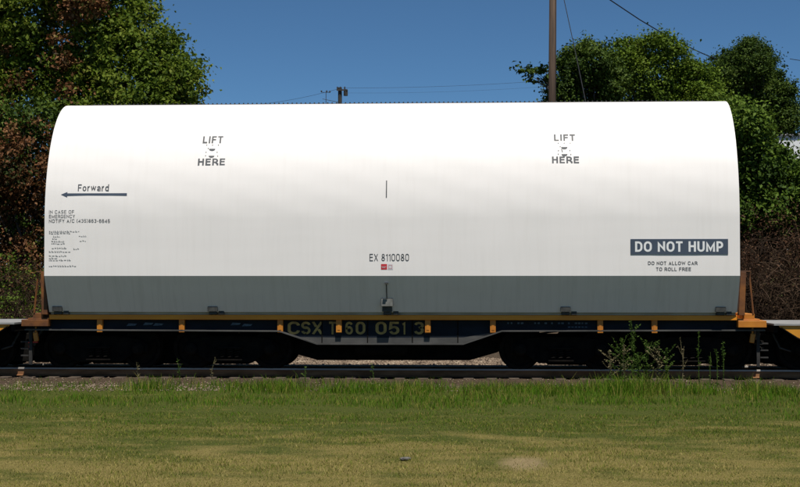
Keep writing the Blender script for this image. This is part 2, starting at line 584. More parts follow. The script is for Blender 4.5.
# ------------------------------------------------------------------ track
RAIL = [(-0.07, -0.185), (0.07, -0.185), (0.07, -0.172), (0.012, -0.155), (0.009, -0.048), (0.036, -0.036), (0.036, -0.006), (0.028, 0.0),
        (-0.028, 0.0), (-0.036, -0.006), (-0.036, -0.036), (-0.009, -0.048), (-0.012, -0.155), (-0.07, -0.172)]
for yc, lab in ((-0.755, 'rusty steel rail on the grass side of the flat car wheels'), (0.755, 'rusty steel rail on the far side under the flat car')):
    bm = B()
    prism(bm, [(yc + a, z) for a, z in RAIL], -40, 40, 'x')
    o = put('rail', bm, M['rail'])
    o.data.materials.append(M['railtop'])
    for p in o.data.polygons:
        if abs(p.normal.x) < 0.5 and p.center.z > -0.034:
            p.material_index = 1
    tag(o, lab, 'rail', 'rails of the track')

bm = B()
box(bm, -0.115, 0.115, -1.28, 1.28, -0.34, -0.187)
tie = put('railway_tie', bm, M['tie'], bevel=0.008)
tag(tie, 'weathered brown wooden tie bedded in ballast under the rails', 'railway tie', 'wooden ties under the rails')
x = -11.0
k = 0
while x < 11.0:
    o = tie if k == 0 else tie.copy()
    if k:
        COL.objects.link(o)
    o.location = (x, random.uniform(-0.06, 0.04), random.uniform(-0.006, 0.0))
    o.rotation_euler = (0, 0, random.uniform(-0.015, 0.015))
    x += 0.53 + random.uniform(-0.03, 0.03)
    k += 1


# ------------------------------------------------------------------ bogie (built once, copied)
def make_bogie(name, parent, x):
    """three-piece freight bogie about its own centre; returns the bolster object carrying the rest"""
    bm = B()
    box(bm, -0.2, 0.2, -1.02, 1.02, 0.4, 0.66)
    box(bm, -0.5, 0.5, -0.5, 0.5, 0.14, 0.3)            # spring plank and brake rigging
    box(bm, -0.62, -0.5, -0.72, 0.72, 0.2, 0.36)
    box(bm, 0.5, 0.62, -0.72, 0.72, 0.2, 0.36)
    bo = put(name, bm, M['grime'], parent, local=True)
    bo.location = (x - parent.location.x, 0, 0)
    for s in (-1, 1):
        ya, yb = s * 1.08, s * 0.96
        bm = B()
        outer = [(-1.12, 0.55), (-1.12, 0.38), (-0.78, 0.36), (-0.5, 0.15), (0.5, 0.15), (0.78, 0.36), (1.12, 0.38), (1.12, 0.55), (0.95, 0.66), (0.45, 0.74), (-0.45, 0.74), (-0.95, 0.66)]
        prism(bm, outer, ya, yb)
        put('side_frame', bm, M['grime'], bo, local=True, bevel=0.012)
        bm = B()
        for dx in (-0.17, 0, 0.17):
            pts = [(dx + 0.065 * math.cos(a * 0.7), s * 1.12 + 0.05 * math.sin(a * 0.7), 0.24 + a * 0.0062) for a in range(36)]
            tube(bm, pts, 0.017, 5)
        box(bm, -0.28, 0.28, s * 1.12 - 0.075, s * 1.12 + 0.075, 0.2, 0.225)
        box(bm, -0.28, 0.28, s * 1.12 - 0.075, s * 1.12 + 0.075, 0.47, 0.5)
        put('spring_nest', bm, M['wheel'], bo, local=True)
        for ax in (-0.905, 0.905):
            bm = B()
            lathe_y(bm, [(0.07, s * 1.08), (0.135, s * 1.082), (0.135, s * 1.15), (0.09, s * 1.19), (0.03, s * 1.2)], ax, 0.455, 16)
            put('axle_bearing', bm, M['wheel'], bo, local=True)
            bm = B()
            p = [(0.1, 0.8), (0.15, 0.81), (0.19, 0.775), (0.36, 0.765), (0.38, 0.81), (0.455, 0.81), (0.459, 0.735), (0.485, 0.715), (0.48, 0.69), (0.38, 0.69), (0.36, 0.735), (0.19, 0.725), (0.15, 0.68), (0.1, 0.68)]
            lathe_y(bm, [(r, s * y) for r, y in p], ax, 0.455, 36)
            put('wheel', bm, M['wheel'], bo, local=True, smooth=False)
    for ax in (-0.905, 0.905):
        bm = B()
        lathe_y(bm, [(0.08, -1.07), (0.085, -0.5), (0.075, 0), (0.085, 0.5), (0.08, 1.07)], ax, 0.455, 14)
        put('axle', bm, M['wheel'], bo, local=True)
    return bo


# ------------------------------------------------------------------ lettering
def arc(cx, cy, rx, ry, a0, a1, n=7):
    return [(cx + rx * math.cos(R(a0 + (a1 - a0) * i / n)), cy + ry * math.sin(R(a0 + (a1 - a0) * i / n))) for i in range(n + 1)]


def glyph(ch, t):
    """centre-line strokes of a plain grotesque letter: (width, [polylines]); t is the stroke thickness, cap height 1"""
    h, w = t / 2, 0.68
    l, r_, b, p, m = h, w - h, h, 1 - h, 0.53
    k = 0.24
    def ring(l, r_, b, p, kx=k, ky=k):
        kx, ky = min(kx, (r_ - l) / 2 - .004), min(ky, (p - b) / 2 - .004)
        return arc(r_ - kx, p - ky, kx, ky, 90, 0) + arc(r_ - kx, b + ky, kx, ky, 0, -90) + arc(l + kx, b + ky, kx, ky, -90, -180) + arc(l + kx, p - ky, kx, ky, 180, 90)
    g = {
        'A': (w, [[(l * .9, 0), (w / 2, 1 - t * .55), (w - l * .9, 0)], [(l + t * .85 + .02, .3), (w - l - t * .85 - .02, .3)]]),
        'C': (w, [arc(r_ - k, p - k, k, k, 5, 90) + arc(l + k, p - k, k, k, 90, 180) + arc(l + k, b + k, k, k, 180, 270) + arc(r_ - k, b + k, k, k, 270, 355)]),
        'D': (w, [[(l, .5), (l, p)] + arc(r_ - .3, p - .3, .3, .3, 90, 0) + arc(r_ - .3, b + .3, .3, .3, 0, -90) + [(l, b), (l, .5)]]),
        'E': (.6, [[(.6, p), (l, p), (l, b), (.6, b)], [(t, m), (.56, m)]]),
        'F': (.57, [[(.57, p), (l, p), (l, 0)], [(t, m - .03), (.52, m - .03)]]),
        'G': (w, [arc(r_ - k, p - k, k, k, 5, 90) + arc(l + k, p - k, k, k, 90, 180) + arc(l + k, b + k, k, k, 180, 270) + arc(r_ - k, b + k, k, k, 270, 360) + [(r_, .44), (w * .55, .44)]]),
        'H': (w, [[(l, 0), (l, 1)], [(r_, 0), (r_, 1)], [(t, m), (w - t, m)]]),
        'I': (t, [[(h, 0), (h, 1)]]),
        'L': (.56, [[(l, 1), (l, b), (.56, b)]]),
        'M': (.82, [[(l, 0), (l, p - .02), (.41, .12), (.82 - h, p - .02), (.82 - h, 0)]]),
        'N': (w, [[(l, 0), (l, p - .04), (r_, b + .04), (r_, 1)]]),
        'O': (w + .06, [ring(l, r_ + .06, b, p, .3, .3) + [(r_ + .06 - min(.3, (r_ + .06 - l) / 2 - .004), p)]]),
        'P': (.62, [[(l, 0), (l, p)] + arc(.62 - h - .24, p - .24, .24, .24, 90, 0) + arc(.62 - h - .24, .42 + .2, .24, .2, 0, -90) + [(t + .005, .42)]]),
        'R': (.66, [[(l, 0), (l, p)] + arc(.64 - h - .24, p - .24, .24, .24, 90, 0) + arc(.64 - h - .24, .44 + .2, .24, .2, 0, -90) + [(t + .005, .44)], [(.42, .44 - h), (.60, .2), (.61, 0)]]),
        'S': (.64, [arc(.64 - h - .24, p - .2, .24, .2, 10, 90) + arc(l + .22, p - .21, .22, .21, 90, 270) + arc(.64 - h - .23, b + .22, .23, .23, 90, -90) + arc(l + .24, b + .21, .24, .21, 270, 190)]),
        'T': (.62, [[(0, p), (.62, p)], [(.31, 0), (.31, 1 - t)]]),
        'U': (w, [[(l, 1)] + arc(l + k, b + k, k, k, 180, 270) + arc(r_ - k, b + k, k, k, 270, 360) + [(r_, 1)]]),
        'W': (.96, [[(h * .8, 1), (.25, .06), (.48, .9), (.71, .06), (.96 - h * .8, 1)]]),
        'X': (w, [[(h, 0), (w - h, 1)], [(h, 1), (w / 2 - t * .42, .5 + t * .6)], [(w / 2 + t * .42, .5 - t * .6), (w - h, 0)]]),
        'Y': (w, [[(h, 1), (w / 2, .46), (w - h, 1)], [(w / 2, 0), (w / 2, .46 - t * .75)]]),
        '0': (.62, [ring(l, .62 - h, b, p, .22, .26) + [(.62 - h - min(.22, (.62 - t) / 2 - .004), p)]]),
        '1': (.3, [[(0.02, .78), (.3 - h, .93), (.3 - h, 0)]]),
        '3': (.6, [arc(.3, p - .2, .3 - h, .2, 165, -90), arc(.3, b + .235, .3 - h, .235, 78, -165)]),
        '4': (.64, [[(.48, 0), (.48, p - .03), (l, .28), (.48 - h - .01, .28)], [(.48 + h + .005, .28), (.64, .28)]]),
        '5': (.6, [[(.56, p), (.12, p), (.09, .5)] + arc(.29, .33, .31 - h, .26, 110, -90) + arc(.29, .36, .3 - h, .36 - h, 268, 205)]),
        '6': (.6, [arc(.3, .7, .3 - h, .3 - h, 20, 180) + arc(.3, .3, .3 - h, .3 - h, 180, 360) + arc(.3, .34, .3 - h, .26 - h * .4, 0, 168)]),
        '8': (.6, [arc(.3, .74, .25 - h, .26 - h, -90, 270, 18), arc(.3, .27, .3 - h, .27 - h - .012, 90, 450, 18)]),
        'o': (.56, [ring(l, .56 - h, b, .73 - h, .2, .22) + [(.56 - h - .2, .73 - h)]]),
        'r': (.36, [[(l, 0), (l, .71)], arc(.34, .4, .34 - t, .31 - h * .2, 165, 88)]),
        'w': (.8, [[(h * .8, .72), (.21, .06), (.4, .64), (.59, .06), (.8 - h * .8, .72)]]),
        'a': (.54, [arc(.27, .48, .24 - h * .3, .25 - h, 165, 60) + [(.54 - h, .46), (.54 - h, 0)], arc(.26, .21, .26 - h, .21 - h, 60, 300)]),
        'd': (.58, [[(.58 - h, 0), (.58 - h, 1)], arc(.3, .36, .3 - h, .37 - h, 35, 325)]),
        '/': (.4, [[(h, -.02), (.4 - h, 1.02)]]),
        '(': (.28, [arc(.5, .5, .5 - h, .62, 122, 238)]),
        ')': (.28, [arc(-.22, .5, .5 - h, .62, 58, -58)]),
        '-': (.4, [[(.03, .42), (.37, .42)]]),
    }
    return g[ch]


def text_meshes(body, t=0.15, spacing=0.17):
    """ribbons with mitred corners along every stroke, scaled to a unit box; one piece per word"""
    V, Fc = [], []
    x = 0.0
    cuts = [(0, 0)]                                  # where each word starts: vertex, face
    for ch in body:
        if ch == ' ':
            x += 0.42
            cuts.append((len(V), len(Fc)))
            continue
        w, strokes = glyph(ch, t)
        for st in strokes:
            q = [np.array(p) for i, p in enumerate(st) if i == 0 or np.hypot(p[0] - st[i - 1][0], p[1] - st[i - 1][1]) > 1e-3]
            n = len(q)
            k0 = len(V)
            for i in range(n):
                d0 = q[i] - q[i - 1] if i else q[1] - q[0]
                d1 = q[i + 1] - q[i] if i < n - 1 else d0
                d0, d1 = d0 / np.hypot(*d0), d1 / np.hypot(*d1)
                nn = np.array([-(d0 + d1)[1], (d0 + d1)[0]])
                ln = np.hypot(*nn)
                nn = nn / ln if ln > 1e-4 else np.array([-d0[1], d0[0]])
                c = max(0.3, nn @ np.array([-d0[1], d0[0]]))
                o = nn * (t / 2) / c
                for e_ in (q[i] + o, q[i] - o):
                    V.append(np.array((e_[0] + x, e_[1] if ch in '/()' else min(1.0, max(0.0, e_[1])))))
            for i in range(n - 1):
                a = k0 + 2 * i
                Fc.append((a, a + 1, a + 3, a + 2))
        x += w + spacing
    co = np.array(V)
    lo, hi = co.min(0), co.max(0)
    lo[1], hi[1] = max(lo[1], -0.02), min(hi[1], 1.02)
    co = (co - lo) / (hi - lo)
    co = np.concatenate([co, np.zeros((len(co), 1))], 1)
    cuts.append((len(V), len(Fc)))
    return [(co[a:b], np.array(Fc[c:d]) - a) for (a, c), (b, d) in zip(cuts, cuts[1:])]


# cross-section of the cover: (y, z), arc length measured upward from the knuckle on the near side
HR, ZS, HB, ZE, ZB, CI, HL = 1.95, 3.30, 2.857, 2.114, 1.3025, 0.406, 7.70
_t = np.linspace(0, math.pi / 2, 400)
CY = np.r_[-HR, -HR * np.cos(_t)]
CZ = np.r_[ZE, ZS + HB * np.sin(_t)]
CS = np.r_[0, np.cumsum(np.hypot(np.diff(CY), np.diff(CZ)))]


def on_cover(x, s, proud):
    y = np.interp(s, CS, CY)
    z = np.interp(s, CS, CZ)
    e = 1e-3
    ty = np.interp(s + e, CS, CY) - np.interp(s - e, CS, CY)
    tz = np.interp(s + e, CS, CZ) - np.interp(s - e, CS, CZ)
    ln = np.hypot(ty, tz)
    return np.stack([x, y - tz / ln * proud, z + ty / ln * proud], -1)


def cover_text(body, x0, x1, s0, s1, mat, parent, t=0.15, proud=0.006, spacing=0.17, name='lettering'):
    for co, fc in text_meshes(body, t, spacing):
        w = on_cover(x0 + co[:, 0] * (x1 - x0), s0 + co[:, 1] * (s1 - s0), proud)
        link_mesh(name, np_mesh(name, w, fc), mat, parent)


def cover_poly(polys, mat, parent, name, proud=0.005, sub=1):
    """flat decal: polygons in (x, s) laid on the cover"""
    bm = B()
    for pl in polys:
        a = np.array(pl, float)
        w = on_cover(a[:, 0], a[:, 1], proud)
        bm.faces.new([bm.verts.new(v) for v in w])
    return put(name, bm, mat, parent)


def plane_text(body, x0, x1, z0, z1, y, mat, parent, t=0.16, name='lettering', spacing=0.17):
    for co, fc in text_meshes(body, t, spacing):
        w = np.stack([x0 + co[:, 0] * (x1 - x0), np.full(len(co), y), z0 + co[:, 1] * (z1 - z0)], -1)
        link_mesh(name, np_mesh(name, w, fc), mat, parent)


# ------------------------------------------------------------------ cargo cover
cover = thing('cargo_cover', (0, 0, 1.24), 'huge white arched cargo cover with shaded lower skirt resting on the yellow flat car deck', 'cargo cover')
half = list(zip(CY[::8], CZ[::8]))
if half[-1] != (CY[-1], CZ[-1]):
    half.append((CY[-1], CZ[-1]))
half = [(-HR + CI, ZB)] + half
ring = half + [(-y, z) for y, z in half[-2::-1]]
bm = B()
NX = 32
cols = []
for i in range(NX + 1):
    x = -HL + 2 * HL * i / NX
    k = 1.0
    cols.append([bm.verts.new((x, y + 0.004 * math.sin(i * 1.7 + j * 0.9) * (0 < i < NX) * (j > 1), z)) for j, (y, z) in enumerate(ring)])
for a, b in zip(cols, cols[1:]):
    for k in range(len(ring) - 1):
        f = bm.faces.new((a[k], b[k], b[k + 1], a[k + 1]))
        f.smooth = True
    bm.faces.new((a[-1], b[-1], b[0], a[0]))
for e in bm.edges:
    if len(e.link_faces) == 2:
        pass
shell = put('shell', bm, M['white'], cover)
me = shell.data
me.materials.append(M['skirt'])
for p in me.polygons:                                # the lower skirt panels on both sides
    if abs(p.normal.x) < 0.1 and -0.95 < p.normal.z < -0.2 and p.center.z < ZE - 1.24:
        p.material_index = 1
# crisp edge at the knuckles (edges running along x)
zk = ZE - 1.24
att = me.attributes.new('sharp_edge', 'BOOLEAN', 'EDGE')
for e in me.edges:
    a, b = me.vertices[e.vertices[0]].co, me.vertices[e.vertices[1]].co
    if abs(a.z - b.z) < 1e-4 and abs(a.z - zk) < 2e-3:
        att.data[e.index].value = True
# end walls with a stiffening rim
for s in (-1, 1):
    bm = B()
    pl = [(y * 0.998, z - 0.004) for y, z in ring[1:-1:2]]
    pl = [(ring[0][0], ring[0][1] + 0.002)] + [(ring[1][0] * 0.998, ring[1][1])] + [(y * 0.998, ZS - 0.004 + (z - ZS) * 0.998 if z > ZS else z) for y, z in ring[2:-2:2]] + [(ring[-2][0] * 0.998, ring[-2][1])] + [(ring[-1][0], ring[-1][1] + 0.002)]
    prism(bm, pl, s * (HL - 0.05), s * (HL - 0.002), 'x')
    put('end_wall', bm, M['white'], cover)
# ridge seam with a row of fasteners
bm = B()
box(bm, -HL + 0.55, HL - 0.45, -0.05, 0.05, ZS + HB - 0.002, ZS + HB + 0.012)
x = -HL + 0.6
while x < HL - 0.5:
    tube(bm, [(x, -0.02, ZS + HB + 0.01), (x, -0.02, ZS + HB + 0.042)], 0.018, 6)
    x += 0.105
put('ridge_seam', bm, M['latch'], cover)
# skid rail under the skirt
for s in (-1, 1):
    put('skid_rail', box(B(), -HL + 0.02, HL - 0.02, *sorted((s * 1.48, s * 1.36)), 1.243, 1.3005), M['skid'], cover)
# hold-down latches
for xl in (-7.5, -3.96, -0.03, 3.93, 7.33):
    for s in (-1, 1):
        bm = B()
        box(bm, xl - 0.11, xl + 0.11, s * 1.50, s * 1.63, 1.315, 1.43)
        box(bm, xl - 0.09, xl + 0.09, s * 1.485, s * 1.57, 1.2445, 1.31)
        box(bm, xl + 0.13, xl + 0.25, s * 1.485, s * 1.56, 1.2445, 1.33)
        lt = put('latch', bm, M['latch'], cover, bevel=0.006)
        if abs(xl) < 0.1:
            bm = B()
            box(bm, xl - 0.13, xl + 0.13, s * 1.615, s * 1.72, 1.435, 1.62)
            put('latch_box', bm, M['greybox'], lt, bevel=0.008)
            bm = B()
            tube(bm, [(xl, s * 1.735, 1.6), (xl, s * 1.90, 1.95)], 0.012, 6)
            box(bm, xl - 0.035, xl + 0.035, s * 1.885, s * 1.925, 1.93, 1.965)
            put('latch_rod', bm, M['latch'], lt)

INK = M['ink']
# the two lifting marks, with the recessed eye and its ring of bolts between the words
for (xa, xb, xc, xd, xm, sa, sb, sc, sd_) in ((-4.218, -3.761, -4.282, -3.670, -3.985, 3.070, 3.262, 2.503, 2.668), (3.694, 4.160, 3.636, 4.231, 3.915, 3.080, 3.263, 2.512, 2.678)):
    cover_text('LIFT', xa, xb, sa, sb, INK, cover, 0.19)
    cover_text('HERE', xc, xd, sc, sd_, INK, cover, 0.19)
    cx = xm
    for s_, r_ in ((2.915, 0.07), (2.735, 0.065)):
        cover_poly([[(cx + r_ * math.cos(a), s_ + r_ * 0.75 * math.sin(a)) for a in np.linspace(math.pi * 0.98, math.pi * 2.02, 10)]], INK, cover, 'lifting_eye', 0.006)
    if xm > 0:
        cover_poly([[(cx - 0.05, 2.79), (cx - 0.035, 2.79), (cx - 0.055, 2.87), (cx - 0.07, 2.87)]], INK, cover, 'lifting_slot', 0.006)
    for dx, s_ in ((-0.135, 2.74), (-0.13, 2.83), (-0.09, 2.93), (-0.13, 3.02), (0.14, 2.73), (0.12, 2.83), (0.135, 3.02), (0.0, 3.02)):
        p = on_cover(np.array([cx + dx]), np.array([s_]), 0.0)[0]
        q = on_cover(np.array([cx + dx]), np.array([s_]), 0.014)[0]
        put('bolt', tube(B(), [p, q], 0.0095, 6), INK, cover)
cover_text('Forward', -6.965, -6.261, 1.9, 2.06, INK, cover)
cover_poly([[(-7.344, 1.825), (-7.20, 1.765), (-7.20, 1.885)], [(-7.21, 1.797), (-5.846, 1.797), (-5.846, 1.853), (-7.21, 1.853)]], M['slate'], cover, 'direction_arrow')
cover_text('IN CASE OF', -7.600, -7.032, 1.395, 1.470, INK, cover, 0.13)
cover_text('EMERGENCY', -7.600, -7.009, 1.295, 1.370, INK, cover, 0.13)
cover_text('NOTIFY A/C (435)863-6645', -7.599, -6.215, 1.190, 1.270, INK, cover, 0.13)
# the block of small print: too small to read, so rows of short strokes
rows_ = [(-7.595, -6.90, .975, 14), (-7.595, -7.10, .935, 8), (-7.50, -7.34, .865, 4), (-6.92, -6.74, .87, 4), (-7.52, -7.40, .815, 3), (-7.54, -7.24, .755, 7), (-6.90, -6.75, .765, 3),
         (-7.54, -7.22, .705, 6), (-7.53, -7.18, .605, 7), (-7.04, -6.90, .585, 3), (-7.595, -7.09, .525, 9), (-7.595, -7.18, .43, 7), (-7.595, -7.38, .38, 3), (-7.595, -7.08, .335, 9), (-7.595, -6.96, .205, 12)]
for xa, xb, s_, n in rows_:
    polys = []
    ws = [random.uniform(0.6, 1.6) for _ in range(n)]
    tot = sum(ws)
    x = xa
    for w_ in ws:
        wx = w_ / tot * (xb - xa)
        ln = random.choice((0, 0, 0.008))
        polys.append([(x, s_ + ln), (x + wx * 0.72, s_ + ln), (x + wx * 0.72, s_ + 0.016 + ln), (x, s_ + 0.016 + ln)])
        if random.random() < 0.6:
            polys.append([(x, s_ + 0.026), (x + wx * 0.3, s_ + 0.026), (x + wx * 0.3, s_ + 0.036), (x, s_ + 0.036)])
        x += wx
    cover_poly(polys, M['print'], cover, 'small_print')
cover_poly([[(-0.04, a_), (-0.017, a_), (-0.017, a_ + 0.0387), (-0.04, a_ + 0.0387)] for a_ in np.linspace(1.735, 2.083, 10)], INK, cover, 'centre_mark')
cover_text('EX 8110080', -0.400, 0.474, 0.327, 0.487, INK, cover, 0.12)
st = cover_poly([[(-0.145, 0.140), (-0.012, 0.140), (-0.012, 0.261), (-0.145, 0.261)]], M['red'], cover, 'sticker')
cover_poly([[(-0.13, 0.2), (-0.03, 0.2), (-0.03, 0.208), (-0.13, 0.208)], [(-0.12, 0.175), (-0.05, 0.175), (-0.05, 0.183), (-0.12, 0.183)]], M['pale'], st, 'lettering', 0.009)
st['label'] = 'red warning sticker with faint rows of print'
st = cover_poly([[(0.001, 0.140), (0.120, 0.140), (0.120, 0.261), (0.001, 0.261)]], M['pale'], cover, 'sticker')
cover_poly([[(0.02, 0.16), (0.1, 0.16), (0.1, 0.165), (0.02, 0.165)], [(0.03, 0.235), (0.1, 0.235), (0.1, 0.24), (0.03, 0.24)], [(0.025, 0.165), (0.03, 0.165), (0.03, 0.235), (0.025, 0.235)], [(0.095, 0.165), (0.1, 0.165), (0.1, 0.235), (0.095, 0.235)]], M['red'], st, 'lettering', 0.009)
st['label'] = 'pale sticker with a thin red outline'
bm = B()
box(bm, 5.331, 7.443, -HR - 0.014, -HR + 0.002, ZE + 0.469, ZE + 0.804)
sg = put('warning_panel', bm, M['slate'], cover)
sg['label'] = 'dark slate blue panel reading DO NOT HUMP'
plane_text('DO NOT HUMP', 5.429, 7.335, ZE + 0.524, ZE + 0.752, -HR - 0.018, M['white_ink'], sg, 0.19, spacing=0.13)
cover_text('DO NOT ALLOW CAR', 5.709, 6.782, 0.240, 0.316, INK, cover)
cover_text('TO ROLL FREE', 5.882, 6.641, 0.109, 0.185, INK, cover)

# ------------------------------------------------------------------ flat car under the cover
car = thing('flatcar', (0, 0, 0), 'long dark blue flat car with yellow deck edge and stake pockets carrying the white cover', 'flat car', 'flat cars of the train')
bm = B()
box(bm, -7.72, 7.72, -1.50, 1.50, 1.13, 1.24)
put('deck', bm, M['yellow'], car, bevel=0.008)
SILL = [(-8.3, 0.895), (-2.481, 0.872), (-1.626, 0.585), (1.659, 0.59), (2.525, 0.882), (8.33, 0.91)]
for s in (-1, 1):
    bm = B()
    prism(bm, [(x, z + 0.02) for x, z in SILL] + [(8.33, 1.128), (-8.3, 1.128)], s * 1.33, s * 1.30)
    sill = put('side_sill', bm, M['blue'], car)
    bm = B()
    lo = [(x, z - 0.014) for x, z in SILL]
    hi = [(x, z + 0.018) for x, z in SILL]
    for i in range(len(SILL) - 1):
        prism(bm, [lo[i], lo[i + 1], hi[i + 1], hi[i]], s * 1.44, s * 1.23)
    put('flange', bm, M['grey_steel'], sill)
    # lighter grey lower strake in the deep middle section
    bm = B()
    prism(bm, [(-1.62, 0.606), (1.655, 0.611), (2.40, 0.862), (1.665, 0.735), (0.9, 0.728), (-1.05, 0.724), (-2.05, 0.735)], s * 1.336, s * 1.332)
    put('grey_strake', bm, M['grey_steel'], sill)
    for xx in (-1.52, -0.49, 0.52, 1.54):
        put('weld_seam', box(B(), xx - 0.012, xx + 0.012, *sorted((s * 1.342, s * 1.333)), 0.61, 1.125), M['grime'], sill)
    for xx in (-6.573, -4.695, -2.456, -1.13, 0.87, 2.325, 4.709, 5.905):
        bm = B()
        w = 0.062
        prism(bm, [(s * 1.335, 0.92), (s * 1.42, 0.835), (s * 1.438, 0.85), (s * 1.438, 1.127), (s * 1.335, 1.127)], xx - w, xx + w, 'x')
        box(bm, xx - 0.03, xx + 0.03, s * 1.441, s * 1.446, 0.9, 1.07)
        put('stake_pocket', bm, M['orange'], car, bevel=0.006)
    if s < 0:
        y = -1.339
        for body, xa, xb in (('C', -2.30, -2.02), ('S', -1.99, -1.78), ('X', -1.75, -1.50), ('T', -1.36, -1.20), ('6', -0.99, -0.82), ('0', -0.76, -0.54), ('0', -0.31, -0.06), ('5', -0.01, 0.23), ('1', 0.29, 0.36), ('3', 0.56, 0.78)):
            plane_text(body, xa, xb, 0.80, 1.085, y, M['carletter'], sill, 0.17)
        # small faded stencil rows and marks, unreadable in the picture
        bm = B()
        for xx in np.arange(2.65, 4.5, 0.075):
            if random.random() < 0.75:
                box(bm, xx, xx + random.uniform(0.03, 0.06), y - 0.001, y + 0.001, 1.04, 1.075)
            if xx > 3.9 and random.random() < 0.6:
                box(bm, xx, xx + 0.05, y - 0.001, y + 0.001, 0.96, 0.985)
        put('stencil_mark', bm, M['bluemark'], sill)
        for x0, z0 in ((-5.98, 0.98), (-5.6, 1.0), (-5.37, 0.985), (-3.6, 1.0), (-3.34, 0.975)):
            put('stencil_mark', prism(B(), [(x0, z0), (x0 + 0.2, z0 + 0.01), (x0 + 0.24, z0 + 0.05), (x0 + 0.05, z0 + 0.06)], y - 0.001, y + 0.001), M['bluemark'], sill)
# centre sill: fish-bellied, with two open notches near the bogies
bm = B()
cs_pts = [(-8.05, 0.62), (-2.75, 0.6), (-2.32, 0.34), (-1.72, 0.17), (1.8, 0.175), (2.43, 0.36), (2.85, 0.6), (8.05, 0.62), (8.05, 1.12),
          (3.92, 1.12), (3.92, 0.84), (3.84, 0.75), (3.46, 0.76), (3.40, 0.79), (3.40, 1.12), (-3.44, 1.12), (-3.44, 0.77), (-3.52, 0.73), (-3.70, 0.76), (-3.78, 0.84), (-3.78, 1.12), (-8.05, 1.12)]
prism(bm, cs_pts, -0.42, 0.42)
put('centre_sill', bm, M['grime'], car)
# span bolsters joining each pair of bogies
for x0, x1 in ((-7.35, -3.0), (3.25, 7.35)):
    bm = B()
    prism(bm, [(x0, 0.35), (x0 + 0.35, 0.07), (x1 - 0.35, 0.07), (x1, 0.3), (x1, 0.66), (x0, 0.66)], -0.33, 0.33)
    put('span_bolster', bm, M['grime'], car)
# cross bearers, brake pipe and air reservoir
bm = B()
for xx in np.arange(-7.2, 7.3, 1.2):
    if -4.0 < xx < -3.2 or 3.2 < xx < 4.1:
        continue
    for ya, yb in ((-1.295, -0.425), (0.425, 1.295)):
        put('cross_bearer', box(B(), xx - 0.06, xx + 0.06, ya, yb, 0.93, 1.12), M['grime'], car)
bm = B()
tube(bm, [(-8.1, -0.62, 0.86), (-3.9, -0.62, 0.88), (-2.4, -0.62, 0.66), (2.4, -0.62, 0.66), (4.1, -0.62, 0.9), (8.1, -0.62, 0.86)], 0.022, 8)
put('brake_pipe', bm, M['grime'], car)
bm = B()
tube(bm, [(-0.8, -0.9, 0.5), (-0.72, -0.9, 0.5), (0.3, -0.9, 0.5), (0.38, -0.9, 0.5)], 0.19, 16)
box(bm, -0.6, -0.54, -1.1, -0.7, 0.5, 1.12)
box(bm, 0.1, 0.16, -1.1, -0.7, 0.5, 1.12)
put('air_reservoir', bm, M['grime'], car)
